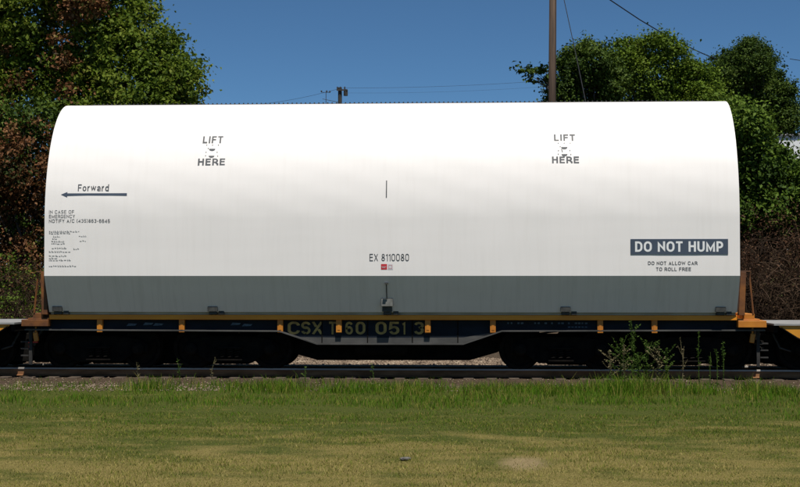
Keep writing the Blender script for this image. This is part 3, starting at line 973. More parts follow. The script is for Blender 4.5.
# ends: sill boxes, cover brackets, coupler, steps
for e in (-1, 1):
    a, b = sorted((e * 7.722, e * 8.34))
    bm = B()
    box(bm, a, b, -1.56, 1.56, 0.975, 1.128)
    es = put('end_sill', bm, M['orange' if e > 0 else 'rustor'], car, bevel=0.008)
    bm = B()
    a2, b2 = sorted((e * 7.724, e * 8.20))
    box(bm, a2, b2, -1.52, 1.52, 1.129, 1.162)
    a2, b2 = sorted((e * 7.86, e * 8.09))
    box(bm, a2, b2, -1.5, 1.5, 1.163, 1.275)
    put('end_beam', bm, M['orange' if e > 0 else 'rustor'], es, bevel=0.006)
    for s in (-1, 1):
        y0, y1 = sorted((s * 1.60, s * 1.42))
        bm = B()
        prism(bm, [(e * 7.728, 1.243), (e * 7.86, 1.243), (e * 7.895, 2.2), (e * 7.775, 2.2)], y0, y1)
        box(bm, min(e * 7.77, e * 8.0), max(e * 7.77, e * 8.0), y0 + 0.01, y1 - 0.01, 2.203, 2.222)
        br = put('cover_bracket', bm, M['rustor'], car, bevel=0.005)
        bm = B()
        tube(bm, [(e * 7.975, s * 1.5, 2.2), (e * 8.06, s * 1.5, 1.276)], 0.022, 6)
        put('brace_rod', bm, M['rustor'], br)
    # coupler
    bm = B()
    a3, b3 = sorted((e * 7.7, e * 8.22))
    box(bm, a3, b3, -0.09, 0.09, 0.72, 0.92)
    prism(bm, [(e * 8.2, -0.14), (e * 8.3, -0.2), (e * 8.41, -0.17), (e * 8.41, -0.02), (e * 8.33, 0.0), (e * 8.33, 0.1), (e * 8.40, 0.16), (e * 8.3, 0.2), (e * 8.2, 0.14)], 0, 1)
    for v in list(bm.verts)[8:]:
        v.co = Vector((v.co.x, v.co.z, 0.68 if v.co.y < 0.5 else 0.96))
    put('coupler', bm, M['grime'], car)
    bm = B()
    box(bm, *sorted((e * 8.05, e * 8.40)), -0.4, 0.4, 0.10, 0.66)  # added dark boxes that close off the lit gravel between the car ends
    box(bm, *sorted((e * 8.10, e * 8.36)), -1.15, 1.15, 0.62, 0.67)
    put('end_gap_blocker', bm, M['grime'], car, bevel=0.02)
    # corner step: strap with rungs, and the orange handle above it
    for s in (-1, 1):
        bm = B()
        y0, y1 = sorted((s * 1.30, s * 1.24))
        a4, b4 = sorted((e * 8.17, e * 8.24))
        box(bm, a4, b4, y0, y1, 0.1, 0.97)
        a5, b5 = sorted((e * 8.245, e * 8.42))
        for zz in (0.29, 0.45, 0.60):
            box(bm, a5, b5, y0 - 0.02, y1 + 0.02, zz, zz + 0.028)
        stp = put('corner_step', bm, M['grimestep'], car)
        bm = B()
        yh0, yh1 = sorted((s * 1.38, s * 1.30))
        prism(bm, [(e * 8.0, 0.64), (e * 8.1, 0.62), (e * 8.13, 0.82), (e * 8.03, 0.84)], yh0, yh1)
        box(bm, *sorted((e * 8.05, e * 8.09)), yh0 + 0.02, yh1 - 0.02, 0.83, 0.97)
        put('lever_handle', bm, M['orange'], stp, bevel=0.01)
    bm = B()
    hp = [(e * 8.15, -0.5, 0.88), (e * 8.27, -0.52, 0.7), (e * 8.36, -0.5, 0.5), (e * 8.45, -0.45, 0.45)]
    tube(bm, hp, 0.03, 8)
    hs = put('air_hose', bm, M['latch'], car)
    bm = B()
    box(bm, *sorted((e * 8.24, e * 8.46)), -0.62, -0.56, 0.56, 0.6)
    box(bm, *sorted((e * 8.40, e * 8.46)), -0.6, -0.5, 0.42, 0.5)
    put('hose_coupling', bm, M['red' if e < 0 else 'grimestep'], hs)

bog = make_bogie('bogie', car, -6.672)
for xx in (-3.642, 3.85, 6.777):
    c = copy_tree(bog, car)
    c.location = (xx, 0, 0)

# ------------------------------------------------------------------ neighbouring flat cars
for e, lab in ((-1, 'orange flat car with pale grey deck coupled ahead, at the left end of the train'), (1, 'orange flat car with pale grey deck coupled behind, at the right end of the train')):
    nb = thing('flatcar', (e * 14.5, 0, 0), lab, 'flat car', 'flat cars of the train')
    bm = B()
    box(bm, *sorted((e * 8.50, e * 20.5)), -1.56, 1.56, 1.02, 1.06)
    put('deck', bm, M['greydeck'], nb)
    for s in (-1, 1):
        bm = B()
        prism(bm, [(e * 8.62, 0.99), (e * 8.62, 1.018), (e * 20.4, 1.018), (e * 20.4, 0.9), (e * 19.5, 0.6), (e * 9.5, 0.56), (e * 9.02, 0.76)], s * 1.52, s * 1.49)
        sill = put('side_sill', bm, M['nbor'], nb)
        bm = B()
        prism(bm, [(e * 8.66, 0.97), (e * 9.0, 0.74), (e * 9.48, 0.535), (e * 19.5, 0.575), (e * 19.5, 0.599), (e * 9.5, 0.559), (e * 9.02, 0.759), (e * 8.66, 0.988)], s * 1.53, s * 1.40)
        put('flange', bm, M['grime'], sill)
    bm = B()
    prism(bm, [(e * 8.52, 0.8), (e * 8.52, 1.015), (e * 20.3, 1.015), (e * 20.3, 0.3), (e * 9.6, 0.3)], -0.42, 0.42)
    put('centre_sill', bm, M['grime'], nb)
    bm = B()
    box(bm, *sorted((e * 8.52, e * 8.60)), -1.48, 1.48, 0.86, 1.016)
    put('end_sill', bm, M['grime'], nb)
    bm = B()
    box(bm, *sorted((e * 8.47, e * 8.95)), -0.55, 0.55, 0.12, 0.79)  # coupler box made deep and wide to darken the gap
    box(bm, *sorted((e * 8.415, e * 8.58)), -0.2, 0.19, 0.66, 0.797)
    put('coupler', bm, M['grime'], nb, bevel=0.02)
    for xx in (10.1, 18.7):
        c = copy_tree(bog, nb)
        c.location = (e * xx - nb.location.x, 0, 0)
    bm = B()
    tube(bm, [(e * 8.62, -0.8, 0.82), (e * 8.75, -0.95, 0.5), (e * 9.0, -1.0, 0.42), (e * 9.2, -0.9, 0.6)], 0.025, 8)
    put('air_hose', bm, M['latch'], nb)


# ------------------------------------------------------------------ foliage
def unit(v):
    return v / np.maximum(np.linalg.norm(v, axis=-1, keepdims=True), 1e-9)


def leaves_mesh(name, lobes, n, size, clump=0.45, per=28, up=0.7, seed=1, shell=(0.55, 1.05), aspect=0.62):
    """leaf-sized folded faces gathered in clumps through the outer volume of each lobe (x, y, z, rx, ry, rz)"""
    r = np.random.default_rng(seed)
    L_ = np.array(lobes, float)
    wgt = (L_[:, 3] * L_[:, 5]) ** 1.0
    wgt = wgt / wgt.sum()
    nc = max(4, n // per)
    li = r.choice(len(L_), nc, p=wgt)
    d = unit(r.normal(0, 1, (nc, 3)))
    rad = r.uniform(shell[0] ** 2, shell[1] ** 2, nc) ** 0.5
    far_ = r.uniform(0, 1, nc) < 0.2                     # sprays that stand out of the crown
    rad = np.where(far_, r.uniform(0.95, 1.3, nc), rad)
    cc = L_[li, :3] + d * rad[:, None] * L_[li, 3:6]
    csz = clump * np.where(far_, r.uniform(0.3, 0.6, nc), r.uniform(0.45, 1.3, nc))
    # bays and hollows: drop the clumps that fall into the troughs of a 3-D noise
    sc_ = 2.2 / max(clump, 0.2)
    nz = sum(np.sin(cc @ unit(r.normal(0, 1, 3)) * sc_ * r.uniform(0.5, 1.3) + r.uniform(0, 6.28)) for _ in range(6)) / 6
    ok = nz > np.quantile(nz, 0.25)
    cc, csz, li, d = cc[ok], csz[ok], li[ok], d[ok]
    nc = len(cc)
    ci = r.integers(0, nc, n)
    P = cc[ci] + r.normal(0, 1, (n, 3)) * csz[ci][:, None] * np.array([1, 1, 0.7])
    out = unit(P - L_[li[ci], :3])
    nrm = unit(out * 0.55 + np.array([0, 0, up]) + r.normal(0, 0.55, (n, 3)))
    tan = unit(np.cross(nrm, r.normal(0, 1, (n, 3))))
    tan[:, 2] -= 0.35
    tan = unit(tan)
    bit = unit(np.cross(nrm, tan))
    s = size * r.uniform(0.6, 1.3, n)[:, None]
    w = s * aspect * 0.5
    fold = nrm * s * 0.14
    v0 = P - tan * s * 0.5
    v1 = P + bit * w - tan * s * 0.05 + fold
    v2 = P + tan * s * 0.5 - nrm * s * 0.1
    v3 = P - bit * w - tan * s * 0.05 + fold
    vm = P.copy()
    V = np.stack([v0, v1, v2, v3], 1).reshape(-1, 3)
    i = np.arange(n) * 4
    Fc = np.concatenate([np.stack([i, i + 1, i + 2], -1), np.stack([i, i + 2, i + 3], -1)])
    return np_mesh(name, V, Fc)


def limbs(base, lobes, r0, seed=0, lean=0.0):
    """tapered trunk with limbs reaching into the lobes"""
    r = random.Random(seed)
    bm = B()
    top = Vector((np.mean([l[0] for l in lobes]), np.mean([l[1] for l in lobes]), np.mean([l[2] for l in lobes])))
    b = Vector(base)
    pts = [b.lerp(top, t) + Vector((r.uniform(-.15, .15), r.uniform(-.15, .15), 0)) * (t > 0) for t in (0, 0.2, 0.4, 0.6, 0.8, 1.0)]
    tube(bm, pts, r0, 10, r0 * 0.35)
    for l in lobes:
        t = r.uniform(0.3, 0.85)
        st = b.lerp(top, t)
        en = Vector(l[:3])
        mid = st.lerp(en, 0.5) + Vector((r.uniform(-.4, .4), r.uniform(-.4, .4), r.uniform(0, .5)))
        tube(bm, [st, mid, en], r0 * 0.35 * (1.2 - t), 6, r0 * 0.08)
        for _ in range(3):
            e2 = en + Vector((r.uniform(-1, 1) * l[3], r.uniform(-1, 1) * l[4], r.uniform(-0.6, 0.9) * l[5])) * 0.9
            tube(bm, [mid.lerp(en, r.uniform(0.2, 0.9)), en.lerp(e2, 0.5) + Vector((0, 0, .1)), e2], r0 * 0.07, 5, r0 * 0.02)
    return bm


def px_lobes(spec, Y, depth=1.0, seed=0):
    """(px, py, radius in px) -> lobes in metres about the plane y = Y"""
    r = random.Random(seed)
    out = []
    for q in spec:
        px, py, rp = q[:3]
        dy = q[3] if len(q) > 3 else r.uniform(-1.2, 1.2)
        c = at(px, py, Y + dy)
        k = F_PX / (Y + dy - CAM.y)
        rr = rp / k
        out.append((c.x, c.y, c.z, rr, rr * depth, rr))
    return out


def tree(name, spec, Y, n, size, mat, label, cat='tree', group=None, r0=0.25, base_px=None, seed=1, extra=None, clump=0.4, per=28, depth=1.0, up=0.7, bare_trunk=True):
    lobes = px_lobes(spec, Y, depth, seed)
    bx = np.mean([l[0] for l in lobes]) if base_px is None else at(base_px, 280, Y).x
    base = Vector((bx, Y, float(ground_z(bx, Y)) - 0.05))
    t = thing(name, base, label, cat, group)
    put('trunk', limbs(base, lobes, r0, seed), M['bark'], t, smooth=True)
    link_mesh('crown', leaves_mesh('crown', lobes, n, size, clump, per, up, seed), mat, t)
    if extra:
        for nm, sp, m_, nn, sz in extra:
            lb = px_lobes(sp, Y - 1.5, depth, seed + 5)
            link_mesh(nm, leaves_mesh(nm, lb, nn, sz, 0.3, 20, 0.5, seed + 9), m_, t)
    return t


tree('broadleaf_tree', [(20, 10, 48), (70, -30, 50), (112, 8, 38), (146, 46, 25), (166, 84, 30), (102, 55, 38), (132, 96, 38), (60, 85, 40), (20, 65, 36), (-30, 30, 50), (-30, 100, 45), (90, 125, 40), (165, 116, 30), (180, 92, 22), (160, 60, 20), (190, 80, 12), (172, 40, 8), (192, 68, 8), (150, 8, 8)], 22, 80000, 0.185, M['leaf_maple'],
     'tall green broadleaf tree tangled with rusty vines behind the left end of the white cover', r0=0.32, base_px=60, seed=11, clump=0.36, per=30,
     extra=[('vine_leaves', [(66, 40, 8), (68, 14, 9), (78, -2, 9), (64, 62, 7), (94, 6, 7), (8, 85, 9), (24, 80, 7), (4, 50, 6), (66, 90, 6), (4, 112, 8), (96, 0, 8)], M['leaf_rust'], 2600, 0.17)])
tree('vine_covered_shrub', [(0, 165, 30), (32, 140, 22), (20, 190, 26), (55, 180, 24), (-30, 170, 40), (40, 215, 24), (5, 225, 26), (10, 255, 24), (36, 250, 20), (8, 285, 24), (36, 284, 18)], 14, 15000, 0.14, M['leaf_rust'],
     'tall shrub smothered in rust brown vine leaves at the left edge beside the white cover', 'shrub', 'brush along the bank', r0=0.1, seed=21, clump=0.24, per=16, depth=1.2)
tree('vine_covered_shrub', [(12, 150, 30), (40, 240, 30), (-10, 200, 32), (70, 230, 30), (30, 180, 30), (36, 125, 20), (0, 125, 26), (10, 270, 34)], 16, 20000, 0.16, M['leaf_dark'],
     'dark green shrub behind the rust brown vine leaves at the left edge', 'shrub', 'brush along the bank', r0=0.1, seed=22, clump=0.3, per=24, depth=1.2)
tree('leafy_bush', [(5, 296, 18), (36, 304, 13), (-25, 285, 30), (14, 312, 16), (60, 290, 20), (55, 310, 18), (-10, 315, 18)], 11.5, 5000, 0.1, M['leaf_dark'],
     'low leafy green bush just above the left flat car deck', 'bush', 'brush along the bank', r0=0.05, seed=23, clump=0.2, per=16, depth=1.2)

tree('leafy_bush', [(748, 122, 19), (757, 162, 22), (742, 185, 22), (786, 186, 20), (815, 192, 28), (765, 205, 26), (790, 215, 22), (730, 140, 24), (735, 215, 24), (733, 108, 10), (830, 210, 26), (775, 225, 16), (752, 228, 16), (781, 152, 7), (796, 164, 9)], 14.5, 40000, 0.15, M['leaf_vine'],
     'vine hung green thicket above the brown brambles at the right end of the white cover', 'bush', 'brush along the bank', r0=0.12, seed=31, clump=0.28, per=24, depth=1.1)
tree('leafy_bush', [(740, 190, 34), (780, 200, 34), (820, 200, 34), (750, 245, 34), (790, 250, 34), (830, 250, 34), (720, 235, 34), (760, 285, 30), (800, 285, 30)], 18.5, 26000, 0.17, M['leaf_dark'],
     'dark green bush in the shade behind the brambles and the vine hung thicket', 'bush', 'brush along the bank', r0=0.1, seed=33, clump=0.32, per=24, depth=1.0)
tree('leafy_tree', [(578, 68, 21), (594, 64, 19), (562, 92, 16), (590, 96, 26), (606, 90, 15), (575, 120, 28), (614, 72, 14), (612, 88, 16), (566, 62, 10), (600, 50, 8), (586, 48, 7), (572, 54, 7), (612, 74, 7), (556, 84, 7)], 29, 34000, 0.13, M['leaf_dark'],
     'dark rounded tree swallowing the foot of the wooden pole', 'tree', 'trees behind the train', r0=0.18, seed=41, clump=0.22, per=26)
tree('leafy_tree', [(650, 52, 14), (668, 48, 11), (655, 80, 26), (632, 72, 15), (622, 95, 20), (690, 84, 20), (670, 105, 28), (704, 104, 20), (638, 46, 6), (627, 56, 7), (700, 74, 8), (660, 125, 34), (656, 40, 7), (678, 60, 12), (640, 60, 10), (664, 36, 4), (646, 40, 4), (692, 76, 13), (706, 80, 13), (615, 60, 12), (622, 52, 9), (632, 52, 11), (628, 42, 4), (617, 42, 4), (688, 66, 8), (712, 90, 8)], 33, 44000, 0.14, M['leaf_mid'],
     'mid green tree with a ragged top between the pole and the dark evergreen', 'tree', 'trees behind the train', r0=0.2, seed=42, clump=0.26, per=22)
tree('evergreen_tree', [(750, 62, 19), (756, 78, 26), (735, 75, 19), (770, 98, 23), (728, 98, 22), (780, 116, 13), (752, 46, 7), (740, 54, 7), (764, 54, 7), (720, 112, 18), (742, 130, 26), (786, 106, 6), (712, 84, 8), (718, 70, 11), (726, 60, 8), (742, 44, 4), (757, 40, 4), (772, 62, 6), (788, 92, 6), (790, 122, 11), (772, 120, 15), (796, 108, 6)], 44, 80000, 0.125, M['leaf_dark'],
     'tall dark evergreen oak rising above the white building at the right', 'tree', 'trees behind the train', r0=0.28, seed=43, clump=0.24, per=30, up=0.4)

# sprigs reaching out left of the pole
sp = []
for a in ((522, 72), (530, 69), (538, 73), (545, 70), (528, 80), (538, 84), (547, 80), (543, 91)):
    sp.append((a[0], a[1], 4.5, 0.0))
lb = px_lobes(sp, 27.4)
vine = thing('climbing_vine', at(551, 200, 27.4), 'leafy vine with sprigs reaching left off the wooden pole', 'vine')
bm = B()
p0 = at(552, 92, 27.0)
for l in lb:
    tube(bm, [p0, p0.lerp(Vector(l[:3]), 0.5) + Vector((0, 0, .12)), l[:3]], 0.02, 5, 0.008)
put('stem', bm, M['bark'], vine)
link_mesh('leaves', leaves_mesh('leaves', lb, 420, 0.2, 0.13, 12, 0.5, 77), M['leaf_dark'], vine)


# brown brambles on the bank
def bramble(name, x0, x1, y0, y1, h, n, label, seed, leaf_n, group='brush along the bank'):
    r = np.random.default_rng(seed)
    t = thing(name, ((x0 + x1) / 2, (y0 + y1) / 2, float(ground_z((x0 + x1) / 2, (y0 + y1) / 2))), label, 'brambles', group)
    V, Fc = [], []
    K = 5
    k0 = 0
    for i in range(n):
        x, y = r.uniform(x0, x1), r.uniform(y0, y1)
        z = float(ground_z(x, y)) + r.uniform(0, h) * r.uniform(0.3, 1)
        L_ = r.uniform(0.4, 1.5)
        a = r.uniform(0, 6.28)
        el = r.normal(0.5, 0.7)
        d = np.array([math.cos(a) * math.cos(el), math.sin(a) * math.cos(el), math.sin(el)])
        droop = r.uniform(0.2, 0.9)
        w = r.uniform(0.007, 0.016)
        side = unit(np.cross(d, r.normal(0, 1, 3)))
        up_ = np.cross(side, d)
        rows2 = []
        for k in range(K):
            u = k / (K - 1)
            p = np.array([x, y, z]) + d * L_ * u + np.array([0, 0, -droop * u * u * L_ * 0.7])
            ww = w * (1 - 0.7 * u)
            rows2 += [p + side * ww, p - side * ww * 0.5 + up_ * ww * 0.9, p - side * ww * 0.5 - up_ * ww * 0.9]
        V += rows2
        for k in range(K - 1):
            for q in range(3):
                Fc.append((k0 + 3 * k + q, k0 + 3 * k + (q + 1) % 3, k0 + 3 * k + 3 + (q + 1) % 3, k0 + 3 * k + 3 + q))
        k0 += 3 * K
    link_mesh('stems', np_mesh('stems', V, Fc), M['twig'], t)
    if leaf_n:
        lobes = [(r.uniform(x0, x1), r.uniform(y0, y1), 0, 0.6, 0.5, 0.5) for _ in range(14)]
        lobes = [(a, b, float(ground_z(a, b)) + r.uniform(0.2, h), c, d_, e) for a, b, _, c, d_, e in lobes]
        link_mesh('leaves', leaves_mesh('leaves', lobes, leaf_n, 0.09, 0.2, 9, 0.5, seed), M['leaf_mid'], t)
    lobes = [(a, b, float(ground_z(a, b)) + r.uniform(0, h), 0.9, 0.6, 0.7) for a, b in zip(r.uniform(x0, x1, 40), r.uniform(y0, y1, 40))]
    link_mesh('dead_leaves', leaves_mesh('dead_leaves', lobes, int(n * 1.5), 0.075, 0.35, 10, 0.4, seed + 3), M['leaf_dead'], t)
    return t


bramble('bramble_thicket', 6.0, 15.0, 9.6, 14.4, 2.7, 14000, 'brown dry bramble bank behind the right end of the flat car', 51, 700)
bramble('bramble_thicket', -15.5, -7.5, 9.6, 12.6, 1.6, 3000, 'dry bramble stems low among green leaves at the left end', 52, 2500)

# ------------------------------------------------------------------ poles and wires
PY = 26.0
ptop, pbot = at(553.2, -42, PY), at(551.0, 300, PY)
pole = thing('utility_pole', (pbot.x, PY, float(ground_z(pbot.x, PY)) - 0.1), 'tall brown wooden pole rising out of the dark rounded tree', 'pole')
bm = B()
gz0 = float(ground_z(pbot.x, PY)) - 0.1
tube(bm, [(pbot.x, PY, gz0), (pbot.x, PY, 4), ((pbot.x + ptop.x) / 2, PY, 9), (ptop.x, PY, ptop.z)], 0.185, 14, 0.145)
put('post', bm, M['pole'], pole, smooth=True)
bm = B()
box(bm, ptop.x - 1.2, ptop.x + 1.2, PY - 0.27, PY - 0.16, ptop.z - 0.7, ptop.z - 0.57)
ca = put('crossarm', bm, M['pole'], pole)
for dx in (-1.1, -0.5, 0.5, 1.1):
    put('insulator', tube(B(), [(ptop.x + dx, PY - 0.21, ptop.z - 0.57), (ptop.x + dx, PY - 0.21, ptop.z - 0.38)], 0.045, 8, 0.03), M['greybox'], ca)

FP = 70.0
ft = at(340, 87.5, FP)
fz = float(ground_z(ft.x, FP))
fpole = thing('utility_pole', (ft.x, FP, fz), 'small far pole with a transformer peeping over the white cover', 'pole')
bm = B()
tube(bm, [(ft.x, FP, fz), (ft.x, FP, 8), (ft.x, FP, ft.z)], 0.17, 10, 0.14)
put('post', bm, M['farpole'], fpole)
bm = B()
box(bm, ft.x - 0.22, ft.x + 0.55, FP - 0.25, FP - 0.16, ft.z - 0.26, ft.z - 0.16)
for dx in (-0.17, 0.06, 0.36):
    tube(bm, [(ft.x + dx, FP - 0.2, ft.z - 0.16), (ft.x + dx, FP - 0.2, ft.z + 0.02)], 0.05, 6)
put('crossarm', bm, M['farpole'], fpole)
bm = B()
tube(bm, [(ft.x + 0.42, FP - 0.1, ft.z - 0.62), (ft.x + 0.42, FP - 0.1, ft.z - 0.2)], 0.15, 10)
put('transformer', bm, M['farpole'], fpole)
an = at(326, 92, FP)
an2 = thing('antenna_mast', (an.x, FP, fz), 'thin spindly mast left of the far pole above the white cover', 'mast')
bm = B()
tube(bm, [(an.x, FP, fz), (an.x, FP, an.z)], 0.035, 6, 0.022)
put('post', bm, M['farpole'], an2)
bm = B()
tube(bm, [(an.x - 0.35, FP, an.z - 0.02), (an.x + 0.3, FP, an.z - 0.05)], 0.018, 5)
tube(bm, [(an.x - 0.25, FP, an.z - 0.5), (an.x + 0.9, FP, an.z - 0.75)], 0.018, 5)
for dx, dz in ((-0.33, 0.0), (0.05, 0.0), (0.28, -0.03)):
    box(bm, an.x + dx - 0.05, an.x + dx + 0.05, FP - 0.04, FP + 0.04, an.z + dz, an.z + dz + 0.1)
put('aerial', bm, M['farpole'], an2)


def wire(pts, r, label, sag=0.0, n=14, name='overhead_wire'):
    bm = B()
    a, b = Vector(pts[0]), Vector(pts[-1])
    if len(pts) == 2:
        pts = [a.lerp(b, i / n) - Vector((0, 0, 4 * sag * (i / n) * (1 - i / n))) for i in range(n + 1)]
    tube(bm, pts, r, 5)
    return tag(put(name, bm, M['wire']), label, 'wire', 'overhead wires')


wire([Vector((ptop.x + 0.1, PY - 0.15, ptop.z - 0.2)), at(574.5, 48, PY - 2.0), at(612, 230, PY - 8.5)], 0.016, 'slack guy wire running down right from the tall pole', name='guy_wire')
wa, wb = at(578, -16, 30), at(812, 94, 52)
mids = [at(610, 0, 33), at(640, 20, 36), at(672, 39, 39.5), at(700, 52.5, 42.5), at(713, 58, 43.5), at(760, 76, 47.5)]
wire([Vector((ptop.x + 0.1, PY + 0.1, ptop.z - 0.1)), wa] + mids + [wb], 0.028, 'black service cable sagging from the tall pole to the dark evergreen')
wire([at(343, 88, FP - 0.2), at(556, 80, 62)], 0.008, 'faint thin wire between the far pole and the tall pole', 0.15)
wire([at(343, 93, FP - 0.2), at(556, 86, 62)], 0.005, 'second faint wire just under the one to the tall pole', 0.15)
wire([at(338, 89, FP - 0.2), at(240, 106, 75)], 0.01, 'faint wire dropping left from the far pole', 0.2)
wire([at(790, 59, 50), at(840, 64, 55)], 0.02, 'short piece of wire right of the dark evergreen', 0.05)

# ------------------------------------------------------------------ white building beyond the thicket
bl0, bl1 = at(776, 133.5, 58), at(860, 133.5, 58)
bz = float(ground_z(bl0.x, 58)) - 0.2
bld = thing('warehouse', (bl0.x, 58, bz), 'white metal warehouse partly hidden by leaves at the right edge', 'building')
bm = B()
box(bm, bl0.x, bl1.x, 58, 66, bz, bl0.z - 0.12)
wl = put('wall', bm, M['bldg'], bld)
x = bl0.x + 0.18
while x < bl1.x:
    put('siding_rib', box(B(), x - 0.02, x + 0.02, 57.97, 57.997, bz + 0.2, bl0.z - 0.2), M['roof'], wl)
    x += 1.9
bm = B()
box(bm, bl0.x - 0.12, bl1.x + 0.12, 57.85, 66.15, bl0.z - 0.118, bl0.z)
put('roof', bm, M['roof'], bld)
bl0, bl1 = at(-60, 184, 40), at(14, 184, 40)
bz = float(ground_z(bl1.x, 40)) - 0.2
bld = thing('shed', (bl1.x, 40, bz), 'white shed wall glimpsed through the vine leaves at the left edge', 'building')
bm = B()
box(bm, bl0.x, bl1.x, 40, 45, bz, bl1.z - 0.1)
put('wall', bm, M['bldg'], bld)
bm = B()
prism(bm, [(39.8, bl1.z - 0.098), (45.2, bl1.z - 0.098), (42.5, bl1.z + 0.5)], bl0.x - 0.1, bl1.x + 0.1, 'x')
put('roof', bm, M['roof'], bld)


# ------------------------------------------------------------------ grass
def blades(name, X, Y, H, W, mat, seed, bend=0.5):
    r = np.random.default_rng(seed)
    n = len(X)
    Z = ground_z(X, Y) - 0.01
    Z = np.where(Y > -2.35, np.interp(Y, [p[0] for p in prof_b], [p[1] for p in prof_b]) - 0.01, Z)
    a = r.uniform(0, 2 * np.pi, n)
    b = r.uniform(0, 2 * np.pi, n)
    side = np.stack([np.cos(a), np.sin(a), np.zeros(n)], -1) * (W * 0.5)[:, None]
    ld = np.stack([np.cos(b), np.sin(b), np.zeros(n)], -1) * (H * bend * r.uniform(0.1, 1.2, n))[:, None]
    base = np.stack([X, Y, Z], -1)
    mid = base + ld * 0.3 + np.stack([np.zeros(n), np.zeros(n), H * 0.6], -1)
    top = base + ld + np.stack([np.zeros(n), np.zeros(n), H], -1)
    V = np.stack([base - side, base + side, mid + side * 0.7, mid - side * 0.7, top], 1).reshape(-1, 3)
    i = np.arange(n) * 5
    F1 = np.concatenate([np.stack([i, i + 1, i + 2], -1), np.stack([i, i + 2, i + 3], -1), np.stack([i + 3, i + 2, i + 4], -1)])
    me = np_mesh(name, V, F1)
    return tag(link_mesh(name, me, mat), kind='stuff')


def edge(y):      # half-width of the ground worth planting at this distance
    return np.interp(y, [-20, 0], [6.5, 12.5])


n = 270000
Y = rng.uniform(-20, -7.0, n)
X = rng.uniform(-1, 1, n) * edge(Y) + np.interp(Y, [-20, 0], [1.1, 0])
bare = np.exp(-(((X - BARE[0]) / (BARE[2] * 0.7)) ** 2 + ((Y - BARE[1]) / (BARE[3] * 0.6)) ** 2))
dn = 0.6 + 0.55 * vnoise(X, Y * 1.7, 1.6, 21) + 0.35 * vnoise(X, Y * 1.5, 5.0, 24)
keep = rng.uniform(0, 1, n) < np.clip(dn, 0.12, 1) * (1 - 0.9 * bare)
X, Y = X[keep], Y[keep]
H = rng.uniform(0.012, 0.055, len(X)) * np.clip(1 + 0.6 * vnoise(X, Y, 1.2, 22) + 0.4 * vnoise(X, Y, 4.0, 25), 0.3, 2)
blades('lawn_grass', X, Y, H, rng.uniform(0.005, 0.011, len(X)), M['lawn'], 31, 1.1)

n = 150000
Y = rng.uniform(-11.5, -1.75, n)
X = rng.uniform(-1, 1, n) * edge(Y) + 0.4
Yw = Y + 1.3 * vnoise(X, Y, 0.8, 43) * (Y < -4)
dens = np.interp(Yw, [-11.5, -9.0, -6.0, -3.6, -2.6, -2.0, -1.75], [0.03, 0.22, 0.55, 0.85, 0.85, 0.4, 0.03])
patchy = np.clip(0.62 + 0.55 * vnoise(X, Y * 1.6, 1.1, 41) + 0.5 * vnoise(X, Y * 1.3, 3.2, 44) + 0.3 * np.exp(-((X - 1.5) / 5.0) ** 4) - 0.02 * (X < -5), 0.0, 1)
keep = rng.uniform(0, 1, n) < dens * np.where(Y > -4.2, patchy ** 2.2, 0.35 + 0.65 * patchy)
X, Y, Yw = X[keep], Y[keep], Yw[keep]
hmax = np.interp(Yw, [-11.5, -8.0, -5.8, -4.5, -3.2, -2.2], [0.04, 0.06, 0.1, 0.17, 0.21, 0.13])
clumps = np.clip(0.85 + 0.9 * vnoise(X, Y * 1.4, 1.0, 42) + 1.1 * vnoise(X, Y * 1.4, 3.0, 45), 0.25, 2.4)
H = hmax * clumps * rng.uniform(0.3, 1.0, len(X))
blades('tall_grass', X, Y, H, rng.uniform(0.007, 0.015, len(X)), M['tallgrass'], 32, 0.7)


# ------------------------------------------------------------------ tall weeds beside the rail
def weed(px, top_py, y, label, seed, leafy=40, dry=False, spread=0.12, name='weed', branches=5):
    r = random.Random(seed)
    p = at(px, top_py, y)
    gz = float(ground_z(p.x, y)) if y < -2.35 else -0.27
    h = p.z - gz
    t = thing(name, (p.x, y, gz), label, 'weed', 'weeds beside the rail')
    bm = B()
    base = Vector((p.x, y, gz - 0.02))
    tip = Vector((p.x + r.uniform(-.08, .08), y, p.z))
    mid = base.lerp(tip, 0.5) + Vector((r.uniform(-.05, .05), 0, 0))
    tube(bm, [base, mid, tip], 0.009, 5, 0.003)
    V, Fc = [], []

    def leaf(o, d, s):
        d = d.normalized()
        sd_ = d.cross(Vector((r.uniform(-1, 1), r.uniform(-1, 1), 1))).normalized() * s * 0.22
        k = len(V)
        V.extend([o, o + d * s * 0.5 + sd_, o + d * s - Vector((0, 0, s * 0.2)), o + d * s * 0.5 - sd_])
        Fc.append((k, k + 1, k + 2, k + 3))
    ends = []
    for b in range(branches):
        u = r.uniform(0.25, 0.85)
        s = base.lerp(mid, u * 2) if u < 0.5 else mid.lerp(tip, u * 2 - 1)
        a = r.uniform(0, 6.28)
        e = s + Vector((math.cos(a) * spread, math.sin(a) * spread, min(h * r.uniform(0.12, 0.3), 0.3)))
        tube(bm, [s, s.lerp(e, 0.5) + Vector((0, 0, -0.02)), e], 0.005, 4, 0.002)
        ends.append((s, e))
    for i in range(int(leafy * 2.8)):
        if i % 2 and ends:
            s, e = r.choice(ends)
            o = s.lerp(e, r.uniform(0.1, 1))
        else:
            u = r.uniform(0.1, 1)
            o = base.lerp(mid, u * 2) if u < 0.5 else mid.lerp(tip, u * 2 - 1)
        a = r.uniform(0, 6.28)
        leaf(o, Vector((math.cos(a), math.sin(a), r.uniform(-0.2, 0.9))), r.uniform(0.025, 0.06))
    put('stalk', bm, M['drystalk' if dry else 'weed'], t)
    if V:
        link_mesh('leaves', np_mesh('leaves', [tuple(v) for v in V], Fc), M['drystalk' if dry else 'weed'], t)
    return t


